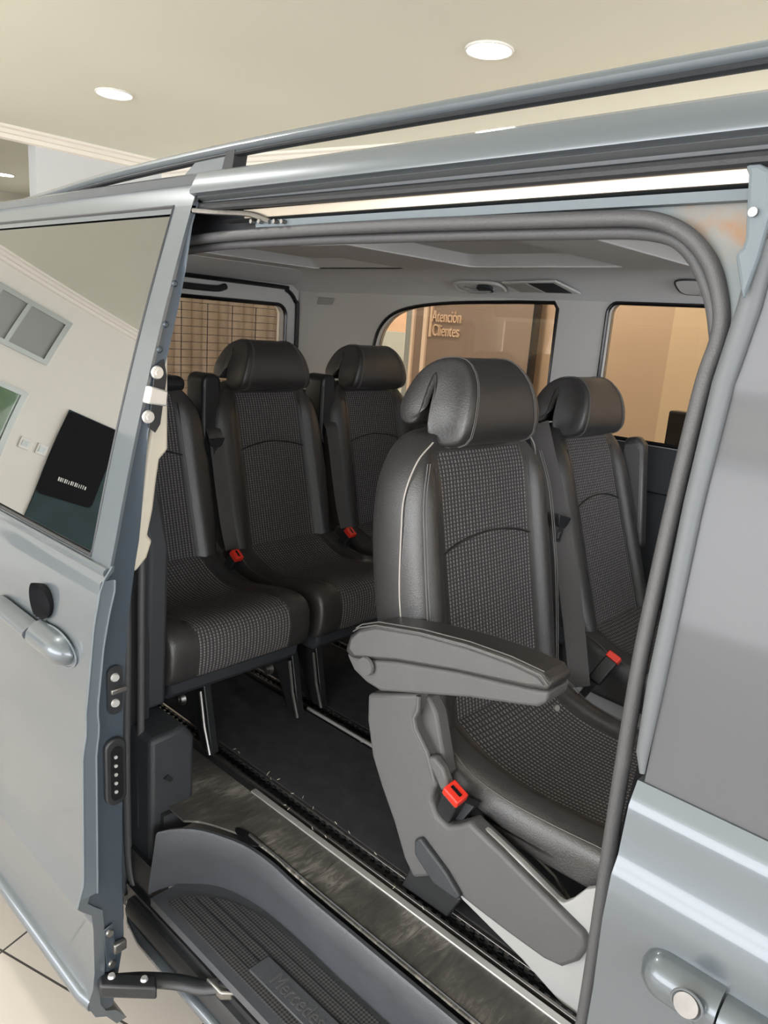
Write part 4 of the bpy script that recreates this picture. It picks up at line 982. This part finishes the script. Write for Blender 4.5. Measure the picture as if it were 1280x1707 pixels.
bm = nb(); disk(bm, L(611, 1110, 'y', ya - .004), (0, -1, 0), .0195, .005, 32, .0175); obj('pivot_cap', bm, seat_plastic, a)

# ---------- far middle seat
far = thing('passenger_seat', 'seat beyond the nearest one, by the left windows, its outer armrest folded upright', 'seat', (-.865, 1.975, .590), GS, scale=(.95, .88, .93))
backrest(far, .33, .57, .245)
h = headrest(far, .33, dz=-.005)
h.location.x = -.065
for o_ in far.children:
    if o_.name.startswith(('headrest_post', 'post_sleeve')): o_.location.x = -.06
cushion(far, zt=-.02)
shoulder_guide(far, 1, .33)
armrest_up(far, 1, .3)
obj('seat_base', pr([(-.05, -.19, .0), (.42, -.19, .0), (.42, -.19, .16), (-.05, -.19, .16)], (0, .38, 0)), lightgrey, far, bevel=.01)
def LF(u, v, y): p = B(u, v, 'y', y) - Vector(far.location); return Vector((p.x / .95, p.y / .88, p.z / .93))
fb = buckle(far, LF(1013, 1108, 1.72), Matrix.Rotation(math.radians(20), 4, 'Y') @ Matrix.Rotation(math.radians(-35), 4, 'X'))

# ---------- rear bench of single seats: one built, two copied
rs = thing('passenger_seat', 'rear row middle seat, seen whole between the door edge and the nearest seat', 'seat', (-1.85, 1.545, .645), GS, scale=(.95, .93, .90))
backrest(rs, .24, .57, .245)
headrest(rs, .24)
cushion(rs, zt=-.010, depth=.455, fr=.034, zb=-.01)
bm = nb(); prism(bm, [(-.215, y, z) for y, z in rrect(-.268, -.196, .60, .925, .03)], (.10, 0, 0)); obj('belt_housing', bm, black_plastic, rs, bevel=.012, segs=3)
obj('housing_edge', tb([(-.114, -.262, .88), (-.112, -.262, .70), (-.112, -.25, .66)], .0022, 6), seat_plastic, rs)
skirt = [(-.04, .12), (.40, .105), (.425, .13), (.435, .20), (.42, .215), (-.04, .215)]
obj('seat_skirt', pr([(x, -.215, z) for x, z in skirt], (0, .43, 0)), dark_plastic, rs, bevel=.02, segs=3)
def leg(y):
    pts = [(.30, .12), (.40, .12), (.43, -.02), (.445, -.085), (.40, -.085), (.37, -.03), (.32, .05), (.16, -.02), (.02, -.085), (-.03, -.085), (.10, .02), (.22, .12)]
    l = obj('leg', pr([(x, y - .012, z) for x, z in pts], (0, .024, 0)), black_plastic, rs, bevel=.003)
    obj('release_bar', tb([(.405, y - .024, .10), (.425, y - .024, .0), (.452, y - .024, -.075)], .005, 8), steel, l)
    bm = nb(); disk(bm, (.30, y - .013, .03), (0, -1, 0), .022, .012, 20, .018); disk(bm, (.30, y - .026, .03), (0, -1, 0), .009, .004, 12); obj('pivot_bolt', bm, steel, l)
    return l
leg(-.185); leg(.195)
b2 = belt('seat_belt', rs, [(-.14, -.225, .76), (-.095, -.238, .735), (-.075, -.240, .70), (-.035, -.243, .55), (.0, -.243, .42), (.03, -.243, .345)], .046, (.9, -.35, 0))
b3 = buckle(rs, Vector((.10, .215, .335)), Matrix.Rotation(math.radians(35), 4, 'Y'))
def dup(root, loc, label, skip=()):
    r = root.copy(); COL.objects.link(r); r.location = loc; r['label'] = label
    for ch in list(root.children):
        if ch.name.startswith(skip or ('~',)): continue
        c = ch.copy(); COL.objects.link(c); c.parent = r
        for g in list(ch.children):
            d = g.copy(); COL.objects.link(d); d.parent = c
            for e in list(g.children):
                f = e.copy(); COL.objects.link(f); f.parent = d
    return r
s2 = dup(rs, (-1.85, 2.030, .645), 'rear row seat farthest from the open door, beside the left windows')
s0 = dup(rs, (-1.85, 1.075, .645), 'rear row seat nearest the open door, half hidden by the door edge', skip=('headrest', 'post_sleeve', 'belt_housing', 'housing_edge'))
obj('shoulder_cap', bx(((-.235, -.10, .86), (-.13, .19, .915))), black_plastic, s0, bevel=.025, segs=4)
for ch in list(rs.children):
    if ch.name.startswith('seat_belt'):
        tongue(ch, Vector((-.080, -.245, .70)), tilt=3)
for ch in s0.children:
    if ch.name.startswith('leg'):
        ch.location.y += .10 if abs(sum(v.co.y for v in ch.data.vertices) / len(ch.data.vertices)) and sum(v.co.y for v in ch.data.vertices) < 0 else .03
# furniture standing beyond the van, seen through its left window
tag(obj('upright_board', bx(((B(1112, 700, 'y', 3.5).x, 3.5, 0), (-.55, 3.58, B(1115, 684, 'y', 3.5).z))), black_gloss, smooth=0, bevel=.01), 'black upright board standing by the tan wall beyond the van', 'board')
bm = nb()
for i in range(22): tube(bm, [(-4.3 + .02 * (i % 2), 1.35 + i * .10, 0), (-4.3 + .02 * (i % 2), 1.35 + i * .10, 2.0)], .075, 12)
tag(obj('curtain', bm, curtain_m), 'brown hanging curtain standing behind the rear window of the van', 'curtain')

for o_ in bpy.data.objects:
    for k_ in ('_world', '_base'):
        if k_ in o_: del o_[k_]
